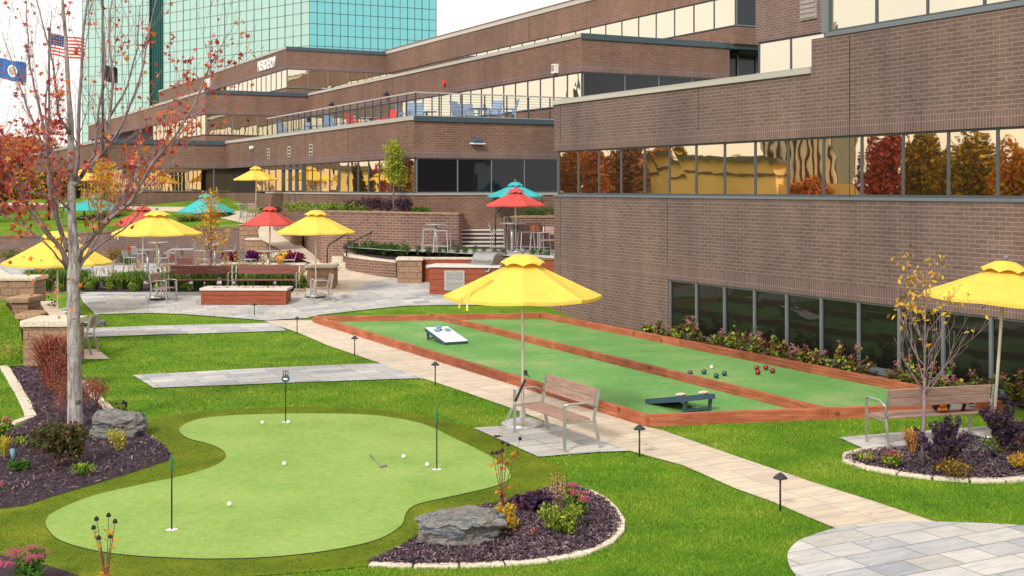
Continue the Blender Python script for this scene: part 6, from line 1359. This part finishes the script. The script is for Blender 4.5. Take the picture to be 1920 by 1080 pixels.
for lab, x, w, h, mt in (('dark green shrub at foot of the retaining wall', 215, 1.2, .9, ['lf_green', 'lf_rust']), ('low green shrub at the foot of retaining wall near the bar chairs', 240, .9, .5, ['lf_green']), ('mixed shrub at foot of the retaining wall behind low table', 70, 1.3, .8, ['lf_green', 'lf_straw']), ('straw and green shrub at far left foot of retaining wall', 20, 1.4, .9, ['lf_olive', 'lf_green'])):
    shrub('wall_shrub', lab, UD(x, 53.3, .38), w, h, mt, 600, .09)
# mums
for lab, x, D_, m_, w in (('magenta mum mound at the left end of stone planter', 437, 46.1, 'fl_magenta', 1.05), ('violet mum mound next to the magenta one', 472, 45.9, 'fl_violet', 1.1), ('orange mum mound behind the white one', 497, 46.2, 'fl_orange', .8), ('white mum mound in the middle of stone planter', 511, 45.4, 'fl_white', .85), ('yellow mum mound beside the white one', 531, 45.4, 'fl_yellow', .8), ('magenta mum mound at the right end of stone planter', 551, 45.3, 'fl_magenta', .95), ('violet mum mound behind yellow one', 541, 45.8, 'fl_violet', .8)):
    shrub('mum', lab, UD(x, D_, .90), w, .5, [m_, 'lf_dkgreen'], 900, .075, [.88, .12], 'round', stems=0, cat='flower', lumps=12)
o = MB().lathe([(.001, 0), (.12, .02), (.17, .12), (.13, .22), (.001, .24)], 16).build('pumpkin', 'pumpkin', smooth=True); o.location = UD(525, 44.95, .97); tag(o, 'small orange pumpkin among the mums', 'pumpkin')
# planters and plaza edge
struct(patch('mulch_bed', [tuple(UD(642, 43.7, 1.28)), tuple(UD(690, 42.3, 1.26)), tuple(UD(742, 41.4, 1.25)), tuple(UD(790, 40.8, 1.38)), tuple(UD(800, 42.0, 1.55)), tuple(UD(741, 43, 1.55)), tuple(UD(650, 45, 1.55))], 'mulch'))
for i, x in enumerate([656, 670, 684, 698, 712, 726, 740, 756]): shrub('boxwood', 'round boxwood behind the low curved brick wall, ' + ORD[i] + ' from its left end', UD(x, 43.95 - (x - 656) * .0235, 1.28), .62, .62, ['lf_green', 'lf_dkgreen'], 600, .05, None, 'round', stems=0, group='boxwoods behind the low curved wall')
for i, x in enumerate([764, 784, 804, 824, 836, 858, 874, 890, 908, 930, 945, 1000, 1014, 1030]): shrub('small_evergreen', 'small dark evergreen above the counter wall, ' + ORD[i] + ' from the stone pier', UD(x, 41.0 - i * .2, 1.5), .38, .36, ['lf_dkgreen', 'lf_green'], 240, .05, None, stems=3, group='small evergreens above the grill counters')
for i, x in enumerate([545, 563, 580, 597, 614, 631, 648, 664, 680]): shrub('potentilla', 'low green shrub in the tall brick planter, ' + ORD[i] + ' from the ramp', UD(x, 46.2 - i * .2, 2.75), .85, .5, ['lf_lime', 'lf_green'], 420, .07, None, stems=0, group='low green shrubs in the tall brick planter', flowers=('fl_white', 14, .03, 5) if i < 4 else None)
for i, (x, D_) in enumerate(((662, 45), (678, 44.8), (696, 44.4), (712, 44.2), (728, 43.8), (752, 43.4), (766, 43.2))): shrub('purple_shrub', 'dark purple shrub in the tall brick planter, ' + ORD[i] + ' from the left', UD(x, D_, 2.75), .85, .72, ['lf_purple', 'lf_brown'], 600, .07, [.8, .2], stems=6, group='purple shrubs in the tall brick planter')
for i, x in enumerate([778, 790, 800]): shrub('marigold', 'low orange blooming plant in the planter, ' + ORD[i] + ' from the lime tree', UD(x, 42.9, 2.8), .4, .3, ['lf_green'], 200, .06, None, stems=0, group='orange blooming plants in the planter', flowers=('fl_orange', 16, .04, 5), cat='flower')
for i, x in enumerate([985, 1002, 1019, 1036]): shrub('juniper', 'gray green juniper on the plaza planter, ' + ORD[i] + ' from the handrail', UD(x, 42.6, 2.65), .9, .5, ['lf_dkgreen', 'lf_green'], 700, .07, None, 'thin', stems=4, group='junipers on the plaza planter')
for i, (x, D_) in enumerate(((560, 57.5), (520, 57.2), (655 - 160, 57.5))): shrub('small_shrub', 'small shrub before the middle wing, ' + ['nearest the door', 'under the golden windows', 'beside the upper parasol'][i], UD(x, D_ - 1, 2.5), .6, .45, ['lf_dkgreen', 'lf_brown'], 260, .07, group='small shrubs near the wing door')
for i, x in enumerate([340, 355, 372]): tuft('grass_tuft', 'low grass tuft beside the upper curved path, ' + ORD[i] + ' from the left', UD(x, 57, 2.1), .5, .4, 120, ['lf_green', 'lf_straw'], wdt=.03, seed=60 + i, group='grass tufts beside the upper curved path')
conef('dark coneflowers behind the slanting white capped wall', UD(98, 29.2, .3), .85, 5, False, .2)
for i, x in enumerate([932, 975, 1015]): tuft('grass_tuft', 'small green grass behind the low two course wall, ' + ORD[i] + ' from the left', UD(x, 37.6, .3), .3, .35, 120, ['lf_green', 'lf_dkgreen'], wdt=.02, seed=300 + i, group='grasses behind the low stone wall')
# ---- fallen leaves
q = np.c_[RN.uniform(-6, 7, 900), RN.uniform(11.5, 33, 900)]; q = q[(np.abs(q[:, 0]) < .45 * q[:, 1]) & ((q[:, 0] * CT + q[:, 1] * ST) < 16)]; keep = RN.uniform(0, 1, len(q)) < .32; q = q[keep]
o = leaves('fallen_leaves', np.c_[q, np.full(len(q), .03)], .032, ['lf_straw', 'lf_rust', 'lf_yellow', 'lf_brown'], None, None, 'leaf', up=6); o['kind'] = 'stuff'
# ---- flags
def flagpole(label, x, D_, ytop, kind=None, fx0=0, fy0=0, fw=1.7, fh=1.0, mt='dark_metal'):
    top = zo(ytop, D_); b = UD(x, D_, 2.5); t_ = thing('flagpole', label, 'flagpole', tuple(b)); MB().tube([(0, 0, -.4), (0, 0, top - 2.5)], [.07, .045], 10).build('pole', mt, t_, smooth=True); MB().sphere((0, 0, top - 2.42), .11, 8).build('ball', mt, t_, smooth=True)
    return b
def flag(label, x, D_, ytop, w, h, kind):
    n, m_ = 52, 39; o0 = UD(x, D_, zo(ytop, D_)); vs = []; fs = []; mi = []
    for j in range(m_ + 1):
        for i in range(n + 1):
            u, v = i / n, j / m_; vs.append((u * w * .95, .12 * math.sin(u * 7 + v * 1.5) * u, -v * h - .28 * u * h + .05 * math.sin(u * 8 + 1) * u))
    for j in range(m_):
        for i in range(n):
            u, v = (i + .5) / n, (j + .5) / m_; fs.append((j * (n + 1) + i, j * (n + 1) + i + 1, (j + 1) * (n + 1) + i + 1, (j + 1) * (n + 1) + i))
            if kind == 'us':
                k = 0 if int(v * 13) % 2 == 0 else 1
                if u < .4 and v < 7 / 13:
                    k = 2
                    if (i % 4 == 1 and j % 5 == 2): k = 1
            elif kind == 'blue':
                r = math.hypot((u - .5) * 1.6, v - .5); k = 0 if r > .3 else (1 if r > .22 else (2 if (i + j) % 3 else 1))
            else:
                r = math.hypot((u - .5) * 1.5, v - .5); k = 0
            mi.append(k)
    mats_ = {'us': ['flag_red', 'flag_white', 'flag_canton'], 'blue': ['flag_blue', 'flag_white', 'lf_rust'], 'black': ['black', 'flag_white']}[kind]
    mb = MB(); mb.v = vs; mb.f = fs; mb.m = mi; o = mb.build('flag', mats_, uv=False, smooth=True); o.location = o0; tag(o, label, 'flag'); return o
flagpole('slim flagpole carrying the striped flag', 92, 60, 58); flag('red and white striped flag with starred blue corner', 94, 60, 62, 1.75, 1.05, 'us')
flagpole('slim flagpole carrying the blue flag at picture edge', -3, 60, 100); flag('blue flag with round pale emblem', -1, 60, 108, 1.35, 1.0, 'blue')
flagpole('tall dark flagpole in front of the glass tower', 193, 62, -40); flag('dark flag drooping from the tall pole behind maple branches', 193, 62, 120, .75, .8, 'black')
